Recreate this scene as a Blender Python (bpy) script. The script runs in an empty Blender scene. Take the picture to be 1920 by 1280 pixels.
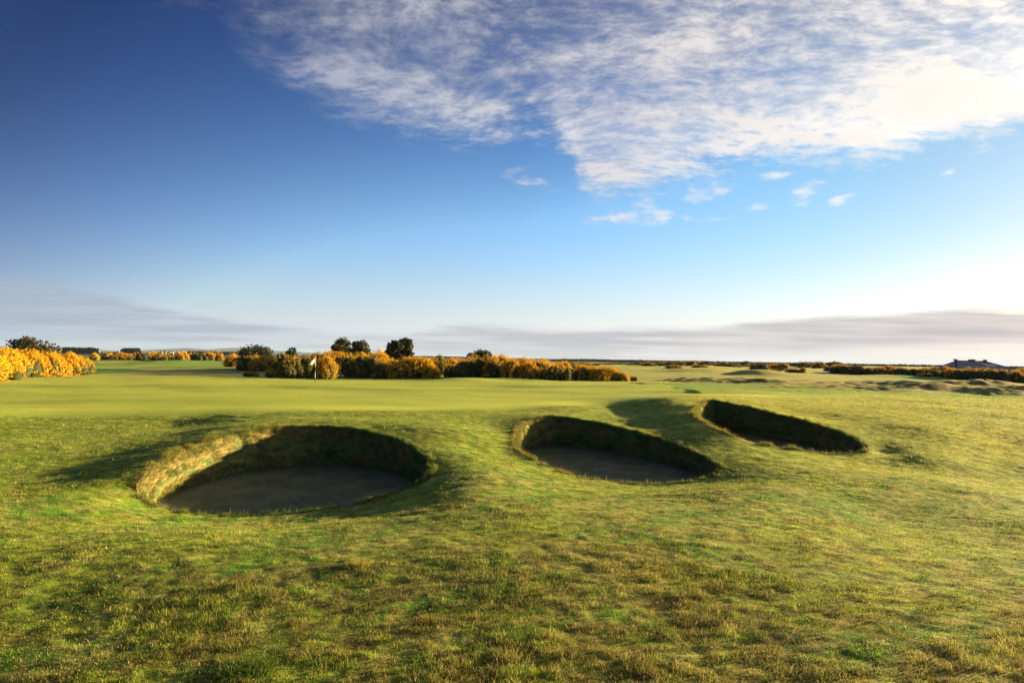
import bpy, math, random
import numpy as np
from mathutils import Matrix, Vector
PI = math.pi
R = math.radians
S = bpy.context.scene
COL = S.collection

# ------------------------------------------------------------------ camera
EYE = 2.25
FPX = 1173.0                       # focal length in photo pixels (22 mm on 36 mm)
cam = bpy.data.objects.new('camera', bpy.data.cameras.new('camera'))
COL.objects.link(cam)
cam.data.sensor_width = 36.0
cam.data.lens = 36.0 * FPX / 1920.0
cam.data.clip_start = 0.05
cam.data.clip_end = 60000
CR = Matrix.Rotation(R(91.5), 3, 'X') @ Matrix.Rotation(R(0.92), 3, 'Z')
cam.matrix_world = Matrix.Translation((0, 0, EYE)) @ CR.to_4x4()
S.camera = cam
S.render.resolution_x, S.render.resolution_y = 1024, 682
S.view_settings.view_transform = 'Standard'
S.view_settings.look = 'None'
S.view_settings.gamma = 1.0
S.view_settings.exposure = 2.1

# ------------------------------------------------------------------ sun and sky
SUN_AZ, SUN_EL = 65.0, 8.8         # degrees right of the view direction (+Y), elevation
sun = bpy.data.objects.new('sun', bpy.data.lights.new('sun', 'SUN'))
COL.objects.link(sun)
sun.data.energy = 5.0
sun.data.angle = R(0.5)
sun.data.color = (1.0, 0.70, 0.36)
sv = Vector((math.sin(R(SUN_AZ)) * math.cos(R(SUN_EL)), math.cos(R(SUN_AZ)) * math.cos(R(SUN_EL)), math.sin(R(SUN_EL))))
sun.rotation_euler = sv.to_track_quat('Z', 'Y').to_euler()
sun.location = (60, 40, 30)

world = bpy.data.worlds.new('World')
S.world = world
world.use_nodes = True


class NT:
    """short-hand for building node trees"""
    def __init__(self, tree):
        self.t = tree
        tree.nodes.clear()

    def n(self, typ, **kw):
        nd = self.t.nodes.new(typ)
        for k, v in kw.items():
            setattr(nd, k, v)
        return nd

    def put(self, sock, v):
        if isinstance(v, bpy.types.NodeSocket):
            self.t.links.new(v, sock)
        elif v is not None:
            if sock.type == 'RGBA' and len(v) == 3:
                v = (*v, 1)
            sock.default_value = v

    def m(self, op, a, b=None, c=None, clamp=False):
        nd = self.n('ShaderNodeMath', operation=op, use_clamp=clamp)
        self.put(nd.inputs[0], a)
        self.put(nd.inputs[1], b)
        if c is not None:
            self.put(nd.inputs[2], c)
        return nd.outputs[0]

    def step(self, x, lo, hi, a=0.0, b=1.0):
        nd = self.n('ShaderNodeMapRange', interpolation_type='SMOOTHSTEP')
        for i, v in enumerate((x, lo, hi, a, b)):
            self.put(nd.inputs[i], v)
        return nd.outputs[0]

    def lin(self, x, lo, hi, a=0.0, b=1.0):
        nd = self.n('ShaderNodeMapRange')
        for i, v in enumerate((x, lo, hi, a, b)):
            self.put(nd.inputs[i], v)
        return nd.outputs[0]

    def vec(self, x, y, z):
        nd = self.n('ShaderNodeCombineXYZ')
        for i, v in enumerate((x, y, z)):
            self.put(nd.inputs[i], v)
        return nd.outputs[0]

    def noise(self, v, scale, detail=6, rough=0.55, dist=0.0, lac=2.0, out=0):
        nd = self.n('ShaderNodeTexNoise')
        self.put(nd.inputs['Vector'], v)
        self.put(nd.inputs['Scale'], scale)
        nd.inputs['Detail'].default_value = detail
        nd.inputs['Roughness'].default_value = rough
        nd.inputs['Lacunarity'].default_value = lac
        self.put(nd.inputs['Distortion'], dist)
        return nd.outputs[out]

    def mix(self, f, a, b, mode='MIX'):
        nd = self.n('ShaderNodeMix', data_type='RGBA', blend_type=mode)
        nd.clamp_factor = True
        self.put(nd.inputs[0], f)
        self.put(nd.inputs[6], a)
        self.put(nd.inputs[7], b)
        return nd.outputs[2]

    def curve(self, x, lo, hi, pts, ylo, yhi):
        """piecewise curve y(x); pts in real units"""
        t = self.lin(x, lo, hi)
        nd = self.n('ShaderNodeFloatCurve')
        c = nd.mapping.curves[0]
        P = [((a - lo) / (hi - lo), (b - ylo) / (yhi - ylo)) for a, b in pts]
        c.points[0].location = P[0]
        c.points[1].location = P[-1]
        for p in P[1:-1]:
            c.points.new(*p)
        nd.mapping.update()
        self.put(nd.inputs['Value'], t)
        return self.lin(nd.outputs[0], 0, 1, ylo, yhi)


def build_world():
    k = NT(world.node_tree)
    tc = k.n('ShaderNodeTexCoord')
    sp = k.n('ShaderNodeSeparateXYZ')
    k.put(sp.inputs[0], tc.outputs['Generated'])
    dx, dy, dz = sp.outputs
    sky = k.n('ShaderNodeTexSky', sky_type='NISHITA')
    sky.sun_disc = False
    sky.sun_elevation = R(SUN_EL)
    sky.sun_rotation = R(SUN_AZ)
    sky.altitude = 10
    sky.air_density = 1.15
    sky.dust_density = 0.45
    sky.ozone_density = 2.6
    # direction on the north-facing tangent plane, in units of photo-like pixels
    yy = k.m('MAXIMUM', dy, 0.08)
    X = k.m('DIVIDE', dx, yy)
    Z = k.m('DIVIDE', dz, yy)
    front = k.step(dy, 0.10, 0.35)
    # cloud-layer coordinates (flat layer overhead)
    zz = k.m('ADD', k.m('MAXIMUM', dz, 0.0), 0.26)
    cx = k.m('DIVIDE', dx, zz)
    cy = k.m('DIVIDE', dy, zz)
    C = k.vec(cx, cy, 0.0)
    wob = k.n('ShaderNodeVectorMath', operation='MULTIPLY_ADD')
    k.put(wob.inputs[0], k.noise(C, 1.6, 3, 0.5, out=1))
    wob.inputs[1].default_value = (0.30, 0.30, 0.0)
    k.put(wob.inputs[2], C)
    Cw = wob.outputs[0]

    def rot(v, deg, sx, sy):
        mp = k.n('ShaderNodeMapping')
        k.put(mp.inputs[0], v)
        mp.inputs['Rotation'].default_value = (0, 0, R(deg))
        mp.inputs['Scale'].default_value = (sx, sy, 1)
        return mp.outputs[0]
    nA = k.noise(rot(Cw, 38, 0.75, 1.15), 5.6, 13, 0.69)              # curdled, upper left
    nA2 = k.noise(rot(Cw, 25, 0.9, 1.3), 24.0, 8, 0.68)             # fine fleece
    nB = k.noise(rot(Cw, -32, 0.6, 1.5), 4.2, 13, 0.655)             # streaky, right
    nC = k.noise(rot(C, -60, 0.6, 2.4), 12, 8, 0.62)    # ripples
    nL = k.noise(rot(C, 10, 1, 1), 2.6, 3, 0.5)                     # large holes
    wr = k.step(X, -0.05, 0.40)
    nAB = k.m('ADD', k.m('MULTIPLY', nA, k.m('SUBTRACT', 1.0, wr)), k.m('MULTIPLY', nB, wr))
    fine = k.m('ADD', k.m('MULTIPLY', k.m('SUBTRACT', nA2, 0.5), 0.50), k.m('MULTIPLY', k.m('SUBTRACT', nC, 0.5), 0.30))
    # lower edge of the high cloud sheet
    edge = k.curve(X, -0.9, 1.0, [(-0.9, 0.60), (-0.55, 0.56), (-0.44, 0.47), (-0.36, 0.41), (-0.27, 0.37), (-0.17, 0.345), (-0.05, 0.335),
                                  (0.04, 0.36), (0.085, 0.33), (0.11, 0.275), (0.15, 0.258), (0.22, 0.27), (0.33, 0.30),
                                  (0.46, 0.325), (0.6, 0.325), (0.7, 0.355), (0.85, 0.40), (1.0, 0.43)], 0.2, 0.7)
    h = k.m('SUBTRACT', Z, edge)
    h = k.m('ADD', h, k.m('MULTIPLY', k.m('SUBTRACT', nAB, 0.5), 0.13))
    h = k.m('ADD', h, k.m('MULTIPLY', fine, 0.16))
    body = k.step(h, -0.012, k.step(X, -0.5, 0.2, 0.13, 0.05))
    cover = k.curve(X, -0.9, 1.0, [(-0.9, 0.44), (-0.5, 0.56), (-0.3, 0.57), (-0.1, 0.60), (0.1, 0.61), (0.25, 0.66), (0.5, 0.71), (0.75, 0.74), (1.0, 0.76)], 0, 1)
    cover = k.m('ADD', cover, k.m('MULTIPLY', k.m('SUBTRACT', nL, 0.5), 0.26))
    cover = k.m('ADD', cover, k.step(h, 0.02, 0.22, 0.05, k.step(X, 0.0, 0.7, -0.04, -0.10)))
    dens = k.m('SUBTRACT', k.m('ADD', nAB, k.m('MULTIPLY', fine, 0.95)), k.m('SUBTRACT', 1.0, cover))
    dens = k.m('POWER', k.lin(dens, -0.12, 0.27), 1.25)
    veil = k.curve(X, -0.9, 1.0, [(-0.9, 0.0), (-0.5, 0.10), (-0.2, 0.20), (0.2, 0.30), (0.6, 0.55), (1.0, 0.75)], 0, 1)
    high = k.m('MULTIPLY', body, k.m('MAXIMUM', dens, k.m('MULTIPLY', veil, k.m('ADD', k.m('ADD', nAB, fine), 0.25))), clamp=True)
    high = k.m('MULTIPLY', high, k.curve(X, -0.9, 1.0, [(-0.9, 0.20), (-0.45, 0.46), (-0.2, 0.64), (0.1, 0.88), (0.5, 0.97), (1.0, 1.0)], 0, 1))

    # small detached wisps under the sheet: (X, Z, half width, half height, tilt, strength)
    wis = None
    P = k.vec(X, Z, 0.0)
    nw = k.noise(rot(P, -15, 1.0, 2.4), 26, 7, 0.6)
    for (u, v, a, b, t, s) in [(990, 340, 50, 14, -12, .75), (1200, 402, 100, 17, 2, .95), (1215, 380, 40, 18, -25, .6), (1330, 352, 70, 20, 8, .65),
                               (1445, 322, 50, 10, 14, .7), (1510, 352, 40, 22, 30, .8), (1570, 367, 36, 9, 22, .95), (1418, 382, 22, 10, 5, .6),
                               (1780, 307, 20, 7, 20, .6), (960, 320, 30, 8, 10, .3), (1600, 300, 50, 8, -10, .35), (1350, 405, 50, 4, 2, .4), (1860, 225, 60, 30, 60, .55)]:
        x0, z0 = (u - 960) / FPX, (672 - v) / FPX
        ca, sa = math.cos(R(t)), math.sin(R(t))
        ex = k.m('SUBTRACT', X, x0)
        ez = k.m('SUBTRACT', Z, z0)
        p = k.m('DIVIDE', k.m('ADD', k.m('MULTIPLY', ex, ca), k.m('MULTIPLY', ez, sa)), a / FPX)
        q = k.m('DIVIDE', k.m('SUBTRACT', k.m('MULTIPLY', ez, ca), k.m('MULTIPLY', ex, sa)), b / FPX)
        d = k.m('ADD', k.m('MULTIPLY', p, p), k.m('MULTIPLY', q, q))
        d = k.m('SUBTRACT', 1.0, d)
        d = k.m('ADD', d, k.m('MULTIPLY', k.m('SUBTRACT', nw, 0.47), 6.0))
        d = k.m('MULTIPLY', k.step(d, 0.0, 2.6), s)
        wis = d if wis is None else k.m('MAXIMUM', wis, d)
    high = k.m('MULTIPLY', k.m('MAXIMUM', high, wis), front)

    # low stratus banks near the horizon
    lowv = k.vec(k.m('MULTIPLY', X, 1.0), k.m('MULTIPLY', Z, 9.0), 0.3)
    n1 = k.noise(lowv, 3.2, 9, 0.58, dist=0.3)
    lowv2 = k.vec(X, k.m('MULTIPLY', Z, 22.0), 2.3)
    n2 = k.noise(lowv2, 4.0, 7, 0.55)
    top = k.curve(X, -1.0, 1.0, [(-1, 0.105), (-0.8, 0.104), (-0.66, 0.085), (-0.5, 0.06), (-0.36, 0.042), (-0.2, 0.036), (-0.09, 0.052), (0.1, 0.052), (0.25, 0.056),
                                 (0.4, 0.078), (0.55, 0.090), (0.82, 0.106), (1, 0.112)], 0, 0.15)
    zc = k.m('ADD', Z, k.m('MULTIPLY', X, 0.012))
    hb = k.m('ADD', k.m('SUBTRACT', top, zc), k.m('MULTIPLY', k.m('SUBTRACT', n1, 0.5), 0.034))
    bank = k.step(hb, 0.0, 0.013)
    # strength: strong to the right under the top edge, thin lower down, soft to the left
    dr = k.step(X, 0.12, 0.50)
    under = k.step(hb, 0.040, 0.075, 1.0, 0.42)
    sr = k.m('MULTIPLY', under, k.step(k.m('ADD', n2, k.m('MULTIPLY', n1, 0.6)), 0.50, 0.95, 0.60, 1.0))
    sl = k.step(k.m('ADD', n2, k.m('MULTIPLY', k.m('SUBTRACT', n1, 0.5), 0.7)), 0.32, 0.62, 0.30, 0.92)
    lowa = k.m('ADD', k.m('MULTIPLY', sr, dr), k.m('MULTIPLY', sl, k.m('SUBTRACT', 1.0, dr)))
    low = k.m('MULTIPLY', k.m('MULTIPLY', bank, lowa), front, clamp=True)
    # two thin bars far left
    for (u, v, a, b, s) in [(60, 530, 70, 5, .6), (90, 560, 160, 9, .75), (20, 541, 40, 4, .5), (375, 575, 40, 3, .25), (640, 588, 22, 3, .25)]:
        p = k.m('DIVIDE', k.m('SUBTRACT', X, (u - 960) / FPX), a / FPX)
        zt = k.m('ADD', Z, k.m('MULTIPLY', X, 0.06))
        q = k.m('DIVIDE', k.m('SUBTRACT', zt, (663 - v) / FPX + 0.06 * (u - 960) / FPX), b / FPX)
        d = k.m('SUBTRACT', 1.0, k.m('ADD', k.m('MULTIPLY', p, p), k.m('MULTIPLY', q, q)))
        d = k.m('ADD', d, k.m('MULTIPLY', k.m('SUBTRACT', n2, 0.5), 2.0))
        low = k.m('MAXIMUM', low, k.m('MULTIPLY', k.step(d, 0, 1), s))

    # colours (radiance before the background strength)
    base = sky.outputs[0]
    # deep polarised blue away from the sun and high up
    Xc = k.m('MINIMUM', k.m('MAXIMUM', X, -1.0), 1.0)
    Xn = k.m('MINIMUM', Xc, 0.0)
    L = k.m('SUBTRACT', 0.84, k.m('MULTIPLY', k.m('MULTIPLY', Xn, Xn), 2.0))
    L = k.m('ADD', L, k.m('MULTIPLY', k.m('MAXIMUM', Xc, 0.0), 0.8))
    L = k.m('SUBTRACT', L, k.m('MULTIPLY', dz, 4.1))
    L = k.m('ADD', L, k.step(dy, -0.1, 0.25, -0.9, 0.0))
    L = k.m('MAXIMUM', k.m('MINIMUM', L, 0.0), -1.9)
    off = k.step(dz, 0.02, 0.20)
    tr = k.m('EXPONENT', k.m('SUBTRACT', k.m('MULTIPLY', L, 1.05), k.m('MULTIPLY', off, 0.42)))
    tg = k.m('EXPONENT', k.m('SUBTRACT', L, k.m('MULTIPLY', off, k.step(X, 0.0, 0.8, 0.0, 0.12))))
    tb = k.m('EXPONENT', k.m('ADD', k.m('MULTIPLY', L, 0.66), k.m('MULTIPLY', off, k.step(X, 0.0, 0.8, 0.28, -0.02))))
    base = k.mix(1.0, base, k.vec(tr, tg, tb), 'MULTIPLY')
    lowd = k.step(dz, 0.05, 0.28, 1.0, 0.0)
    base = k.mix(lowd, base, (1.02, 0.95, 1.13, 1), 'MULTIPLY')
    rt = k.step(X, 0.35, 0.9)
    base = k.mix(rt, base, (1.18, 0.94, 0.91, 1), 'MULTIPLY')
    # pale haze low over the horizon, strongest towards the sun
    toward = k.step(X, -1.0, 0.9)
    hz = k.m('POWER', k.m('SUBTRACT', 1.0, k.m('MAXIMUM', dz, 0.0), clamp=True), 9.0)
    hz = k.m('MULTIPLY', hz, k.m('ADD', 0.72, k.m('MULTIPLY', toward, 0.26)))
    hz = k.m('MULTIPLY', hz, k.step(dy, -0.3, 0.3, 0.35, 1.0))
    base = k.mix(hz, base, k.mix(toward, HAZE_L, HAZE_R))
    sunw = k.m('POWER', k.m('MAXIMUM', k.m('ADD', k.m('ADD', k.m('MULTIPLY', dx, sv.x), k.m('MULTIPLY', dy, sv.y)), k.m('MULTIPLY', dz, sv.z)), 0.0), 2.5)
    ccol = k.mix(sunw, CLOUD_L, CLOUD_R)
    shade = k.step(k.m('ADD', k.m('MAXIMUM', dens, wis), k.m('MULTIPLY', fine, 1.6)), 0.10, 0.95, 0.82, 1.10)
    shade = k.m('MULTIPLY', shade, k.step(k.m('ADD', nB, k.m('MULTIPLY', fine, 0.5)), 0.30, 0.62, 1.10, 0.88))
    cc = k.n('ShaderNodeVectorMath', operation='SCALE')
    k.put(cc.inputs[0], ccol)
    k.put(cc.inputs[3], shade)
    k.put(cc.inputs[3], k.m('MAXIMUM', shade, k.step(wis, 0.0, 0.3, 0.0, 1.06)))
    c = k.mix(high, base, cc.outputs[0])
    lcol = k.mix(toward, LOW_L, LOW_R)
    lc = k.n('ShaderNodeVectorMath', operation='SCALE')
    k.put(lc.inputs[0], lcol)
    k.put(lc.inputs[3], k.m('ADD', 0.82, k.m('MULTIPLY', n1, 0.36)))
    c = k.mix(low, c, lc.outputs[0])
    bg = k.n('ShaderNodeBackground')
    k.put(bg.inputs[0], c)
    bg.inputs[1].default_value = SKY_STR
    out = k.n('ShaderNodeOutputWorld')
    k.t.links.new(bg.outputs[0], out.inputs[0])


SKY_STR = 0.05
HAZE_L = (2.6, 3.6, 5.2)
HAZE_R = (5.3, 5.2, 5.2)
CLOUD_L = (3.2, 3.15, 3.25)
CLOUD_R = (6.0, 5.45, 4.8)
LOW_L = (1.7, 2.05, 2.6)
LOW_R = (2.7, 2.5, 2.6)
build_world()

# ------------------------------------------------------------------ helpers
CRn = np.array(CR)


def ray(u, v):
    r = CRn @ np.array([(u - 960) / FPX, -(v - 640) / FPX, -1.0])
    return r / r[1]


def at(u, v, d):
    """the world point seen at photo pixel (u, v) when it stands d metres ahead"""
    r = ray(u, v) * d
    return np.array([r[0], r[1], EYE + r[2]])


def hash2(ix, iy, seed):
    h = (ix.astype(np.int64) * 374761393 + iy.astype(np.int64) * 668265263 + seed * 1274126177) & 0xFFFFFFFF
    h = ((h ^ (h >> 13)) * 1274126177) & 0xFFFFFFFF
    h = ((h ^ (h >> 16)) * 2246822519) & 0xFFFFFFFF
    return ((h ^ (h >> 15)) & 0xFFFFFF) / float(0xFFFFFF)


def vnoise(x, y, seed=0):
    ix, iy = np.floor(x), np.floor(y)
    fx, fy = x - ix, y - iy
    fx = fx * fx * fx * (fx * (fx * 6 - 15) + 10)
    fy = fy * fy * fy * (fy * (fy * 6 - 15) + 10)
    a, b = hash2(ix, iy, seed), hash2(ix + 1, iy, seed)
    c, d = hash2(ix, iy + 1, seed), hash2(ix + 1, iy + 1, seed)
    return (a + (b - a) * fx) * (1 - fy) + (c + (d - c) * fx) * fy


def fbm(x, y, octs=4, seed=0, gain=0.5):
    s, a, t = 0, 1.0, 0
    c, n = 0.8, 0.6
    for o in range(octs):
        s = s + a * vnoise(x, y, seed + o * 17)
        t += a
        a *= gain
        x, y = (x * c - y * n) * 2.03 + 5.3, (x * n + y * c) * 2.03 + 1.7
    return s / t


def sm(x, a, b):
    t = np.clip((x - a) / (b - a), 0, 1)
    return t * t * (3 - 2 * t)


def mesh_np(name, V, F, mat=None, parent=None, cols=None, smooth=True, smooth_faces=None):
    """V (n,3); F list of arrays (m,k) of faces"""
    if not isinstance(F, list):
        F = [F]
    F = [np.asarray(f, dtype=np.int32) for f in F if len(f)]
    me = bpy.data.meshes.new(name)
    me.vertices.add(len(V))
    me.vertices.foreach_set('co', np.ascontiguousarray(V, dtype=np.float32).ravel())
    li = np.concatenate([f.ravel() for f in F])
    tot = np.concatenate([np.full(len(f), f.shape[1], np.int32) for f in F])
    st = np.concatenate([[0], np.cumsum(tot)[:-1]]).astype(np.int32)
    me.loops.add(len(li))
    me.loops.foreach_set('vertex_index', li)
    me.polygons.add(len(tot))
    me.polygons.foreach_set('loop_start', st)
    me.polygons.foreach_set('loop_total', tot)
    me.polygons.foreach_set('use_smooth', np.full(len(tot), smooth, dtype=bool))
    if cols is not None:
        at_ = me.attributes.new('col', 'FLOAT_COLOR', 'POINT')
        c4 = np.ones((len(V), 4), np.float32)
        c4[:, :3] = cols
        at_.data.foreach_set('color', c4.ravel())
    me.update()
    me.validate()
    if mat:
        me.materials.append(mat)
    o = bpy.data.objects.new(name, me)
    COL.objects.link(o)
    if parent:
        o.parent = parent
    return o


def thing(name, label, cat, loc=(0, 0, 0), rz=0.0, group=None):
    o = bpy.data.objects.new(name, None)
    o.empty_display_size = 0.3
    COL.objects.link(o)
    o.location = loc
    o.rotation_euler = (0, 0, rz)
    o['label'], o['category'] = label, cat
    if group:
        o['group'] = group
    return o


def tag(o, label=None, cat=None, group=None, kind=None):
    for k, v in (('label', label), ('category', cat), ('group', group), ('kind', kind)):
        if v:
            o[k] = v
    return o


def copy_tree(o, parent=None):
    c = o.copy()
    COL.objects.link(c)
    c.parent = parent
    for ch in o.children:
        copy_tree(ch, c)
    return c


# ------------------------------------------------------------------ bunkers: rim outlines (photo pixel, distance)
B1 = [(258, 922, 12.5), (260, 908, 12.7), (269, 889, 13.1), (302, 862, 14.0), (346, 842, 15.0), (390, 826, 15.9), (455, 810, 17.0), (528, 800, 17.9),
      (601, 797, 18.3), (674, 804, 18.0), (729, 816, 17.3), (776, 834, 16.3), (803, 854, 15.3), (812, 874, 14.5), (805, 893, 13.9), (776, 913, 13.3),
      (710, 934, 12.75), (637, 950, 12.4), (528, 962, 12.15), (419, 965, 12.0), (346, 960, 12.0), (295, 951, 12.1), (270, 939, 12.25)]
B2 = [(966, 838, 17.2), (963, 822, 18.2), (970, 803, 19.6), (990, 789, 21.0), (1015, 782, 21.7), (1045, 779, 21.9), (1100, 787, 21.4), (1180, 804, 20.0), (1260, 829, 18.3),
      (1315, 850, 16.9), (1345, 868, 16.1), (1352, 880, 15.6), (1340, 893, 15.2), (1300, 903, 14.9), (1230, 908, 14.75), (1150, 903, 14.9), (1080, 891, 15.2),
      (1020, 869, 15.9), (985, 853, 16.5)]
B3 = [(1300, 776, 22.2), (1308, 760, 24.9), (1322, 752, 26.8), (1337, 750, 27.2), (1358, 753, 26.8), (1442, 771, 24.4), (1525, 793, 22.0), (1587, 812, 20.2), (1620, 830, 18.9),
      (1628, 841, 18.3), (1618, 848, 17.9), (1595, 851, 17.7), (1525, 846, 17.8), (1442, 835, 17.9), (1379, 818, 18.4), (1337, 800, 19.5), (1315, 787, 20.9)]


def smooth_loop(P, n):
    """closed Catmull-Rom, resampled evenly"""
    P = np.array(P)
    m = len(P)
    out = []
    for i in range(m):
        p0, p1, p2, p3 = P[i - 1], P[i], P[(i + 1) % m], P[(i + 2) % m]
        for t in np.linspace(0, 1, 24, endpoint=False):
            out.append(0.5 * ((2 * p1) + (-p0 + p2) * t + (2 * p0 - 5 * p1 + 4 * p2 - p3) * t * t + (-p0 + 3 * p1 - 3 * p2 + p3) * t ** 3))
    out = np.array(out)
    q = np.vstack([out, out[:1]])
    L = np.concatenate([[0], np.cumsum(np.linalg.norm(np.diff(q, axis=0), axis=1))])
    s = np.linspace(0, L[-1], n, endpoint=False)
    return np.stack([np.interp(s, L, q[:, i]) for i in range(3)], 1)


RIMS = [smooth_loop([at(*p) for p in B], 420) for B in (B1, B2, B3)]
for q_, Rm in enumerate(RIMS):       # worn, uneven lip
    a_ = np.linspace(0, 2 * PI, 420, endpoint=False)
    w_ = fbm(9 * np.cos(a_) + 20 * q_, 9 * np.sin(a_), 3, 7) - .5
    cc_ = Rm[:, :2].mean(0)
    Rm[:, :2] += (Rm[:, :2] - cc_) / np.linalg.norm(Rm[:, :2] - cc_, axis=1)[:, None] * (w_ * .15)[:, None]
    Rm[:, 2] += (fbm(11 * np.cos(a_) + 3, 11 * np.sin(a_) + 20 * q_, 3, 9) - .5) * .07

# ------------------------------------------------------------------ terrain heights: control points (photo pixel, distance)
CTRL = [
    # foreground, from the camera outward
    (60, 1270, 4.8), (500, 1270, 4.6), (960, 1270, 4.4), (1400, 1270, 4.3), (1860, 1270, 4.15),
    (60, 1150, 6.2), (500, 1150, 5.95), (960, 1150, 5.75), (1400, 1150, 5.6), (1860, 1150, 5.6),
    (60, 1050, 7.7), (300, 1050, 7.6), (600, 1050, 7.5), (960, 1050, 7.3), (1300, 1050, 7.35), (1600, 1050, 7.5), (1880, 1050, 7.8),
    (80, 970, 10.2), (300, 1000, 9.2), (600, 1000, 9.3), (900, 990, 9.0), (1150, 980, 9.3), (1400, 970, 9.8), (1650, 960, 11.4), (1880, 965, 11.2),
    (60, 915, 12.2), (180, 930, 11.6), (900, 930, 11.4), (1050, 930, 12.4), (1450, 915, 12.8), (1650, 905, 13.8), (1880, 925, 13.2),
    # hollow at the right edge, bright ridge before it
    (1900, 890, 16.2), (1800, 885, 16.1), (1990, 890, 16.2), (1800, 830, 19.2), (1800, 925, 13.1), (1900, 835, 19.5), (1990, 835, 19.5), (1900, 940, 12.6), (1720, 850, 17.6), (1720, 800, 21.3), (1720, 895, 14.6), (1990, 940, 13.2),
    # left flank of the left bunker: lip stands proud, ground falls away to the left
    (225, 880, 13.4), (170, 880, 13.6), (100, 870, 14.2), (235, 845, 15.6), (170, 840, 16.3), (330, 812, 18.5), (260, 815, 18.7), (100, 830, 16.9),
    (420, 796, 19.9), (20, 830, 16.9), (20, 890, 13.2), (330, 795, 21.0),
    # green edge behind the left bunker
    (20, 790, 21.5), (150, 786, 22.0), (300, 780, 22.5), (450, 776, 22.2), (600, 772, 22.6), (760, 770, 23.5), (900, 768, 25.0), (1000, 766, 26.0),
    # between left and middle bunker: mound with a shaded left face
    (850, 800, 18.5), (880, 850, 15.4), (900, 890, 13.4), (930, 800, 20.0), (935, 850, 16.4), (880, 785, 21.5), (1000, 775, 23.6), (840, 905, 13.0),
    # swale and mound between middle and right bunker
    (1090, 762, 26.5), (1120, 785, 23.3), (1150, 765, 27.8), (1250, 745, 27.6), (1284, 757, 25.2), (1240, 775, 23.8), (1200, 775, 25.2), (1265, 800, 20.2), (1225, 802, 21.2), (1310, 830, 17.9), (1290, 775, 22.4),
    (1400, 860, 16.4), (1500, 875, 15.4), (1290, 742, 29.5),
    # right of the right bunker
    (1400, 745, 30.0), (1550, 780, 24.0), (1650, 800, 21.5), (1650, 848, 18.3), (1650, 875, 16.4), (1800, 800, 21.8), (1900, 795, 22.6), (1700, 765, 26.5), (1850, 760, 29.5),
    (1550, 750, 31.0), (1990, 800, 23.0),
    # green
    (20, 745, 33), (300, 740, 33), (600, 740, 34), (900, 742, 34), (1100, 742, 34), (1300, 733, 35), (1500, 738, 36), (1750, 745, 36), (1990, 752, 37),
    (20, 716, 44), (200, 710, 50), (420, 708, 52), (600, 712, 52), (750, 714, 52), (900, 715, 52), (1050, 716, 52), (1200, 718, 50), (1400, 722, 48), (1650, 728, 50), (1900, 735, 50),
    # behind the green
    (20, 708, 54), (200, 706, 60), (420, 706, 62), (600, 709, 62), (800, 711, 60), (880, 708, 60), (1000, 713, 62), (1150, 714, 62), (1300, 712, 62), (1500, 712, 66), (1700, 712, 76), (1900, 716, 78),
    (250, 695, 82), (420, 693, 84), (600, 695, 84), (800, 696, 84), (1000, 699, 84), (1200, 699, 88), (1400, 698, 95), (1600, 701, 105), (1800, 705, 100), (1990, 708, 100),
    (200, 678, 140), (420, 680, 130), (700, 683, 140), (1000, 686, 140), (1200, 690, 150), (1400, 690, 160), (1600, 693, 160), (1900, 697, 160),
    (200, 670, 260), (700, 675, 260), (1200, 682, 260), (1700, 688, 260),
]


def conf(x, y):
    yy = y + 12.0
    return np.stack([np.log(np.sqrt(x * x + yy * yy)), np.arctan2(x, yy)], -1)


pts = [at(*c) for c in CTRL]
for Rm in RIMS:
    pts += [p for p in Rm[::14]]
for a in np.linspace(-1.5, 1.5, 13):            # beyond the detailed part the land is level
    for r, z in ((420, 0.0), (900, -0.3), (2600, -0.8), (9000, -1.0)):
        pts.append(np.array([math.sin(a) * r, math.cos(a) * r, z]))
for x, y, z in [(0, 1, .10), (2, 0.5, .18), (-2, 0.5, .0), (0, -3, .0), (-8, 2, -.25), (8, 2, .3), (-14, 8, -.1), (13, 8, .1), (-20, 20, 0), (28, 22, .2), (-40, 5, 0), (40, 5, 0), (0, -8, .3), (-6, -6, .3), (6, -6, .3), (-22, 14, -.2), (22, 14, -.1)]:
    pts.append(np.array([x, y, z]))
pts = np.array(pts)
Q = conf(pts[:, 0], pts[:, 1])


def phi(r2):
    return 0.5 * r2 * np.log(r2 + 1e-12)


def fit():
    n = len(Q)
    D = ((Q[:, None] - Q[None]) ** 2).sum(-1)
    A = np.zeros((n + 3, n + 3))
    A[:n, :n] = phi(D) + np.eye(n) * 2e-5
    A[:n, n] = 1
    A[:n, n + 1:] = Q
    A[n, :n] = 1
    A[n + 1:, :n] = Q.T
    b = np.zeros(n + 3)
    b[:n] = pts[:, 2]
    return np.linalg.solve(A, b)


Wt = fit()


def in_poly(x, y, P):
    c = np.zeros(x.shape, bool)
    px, py = P[:, 0], P[:, 1]
    qx, qy = np.roll(px, 1), np.roll(py, 1)
    for i in range(len(P)):
        m = ((py[i] > y) != (qy[i] > y))
        if not m.any():
            continue
        xi = (qx[i] - px[i]) * (y - py[i]) / ((qy[i] - py[i]) or 1e-9) + px[i]
        c ^= m & (x < xi)
    return c


def rim_dist(x, y):
    """distance to the nearest bunker rim (only worked out nearby)"""
    d = np.full(x.shape, 9.0)
    for Rm in RIMS:
        c = Rm[:, :2].mean(0)
        m = np.hypot(x - c[0], y - c[1]) < 9
        if m.any():
            xs, ys = x[m], y[m]
            best = np.full(xs.shape, 81.0)
            for p in Rm[::3]:
                best = np.minimum(best, (xs - p[0]) ** 2 + (ys - p[1]) ** 2)
            d[m] = np.minimum(d[m], np.sqrt(best))
    return d


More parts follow.
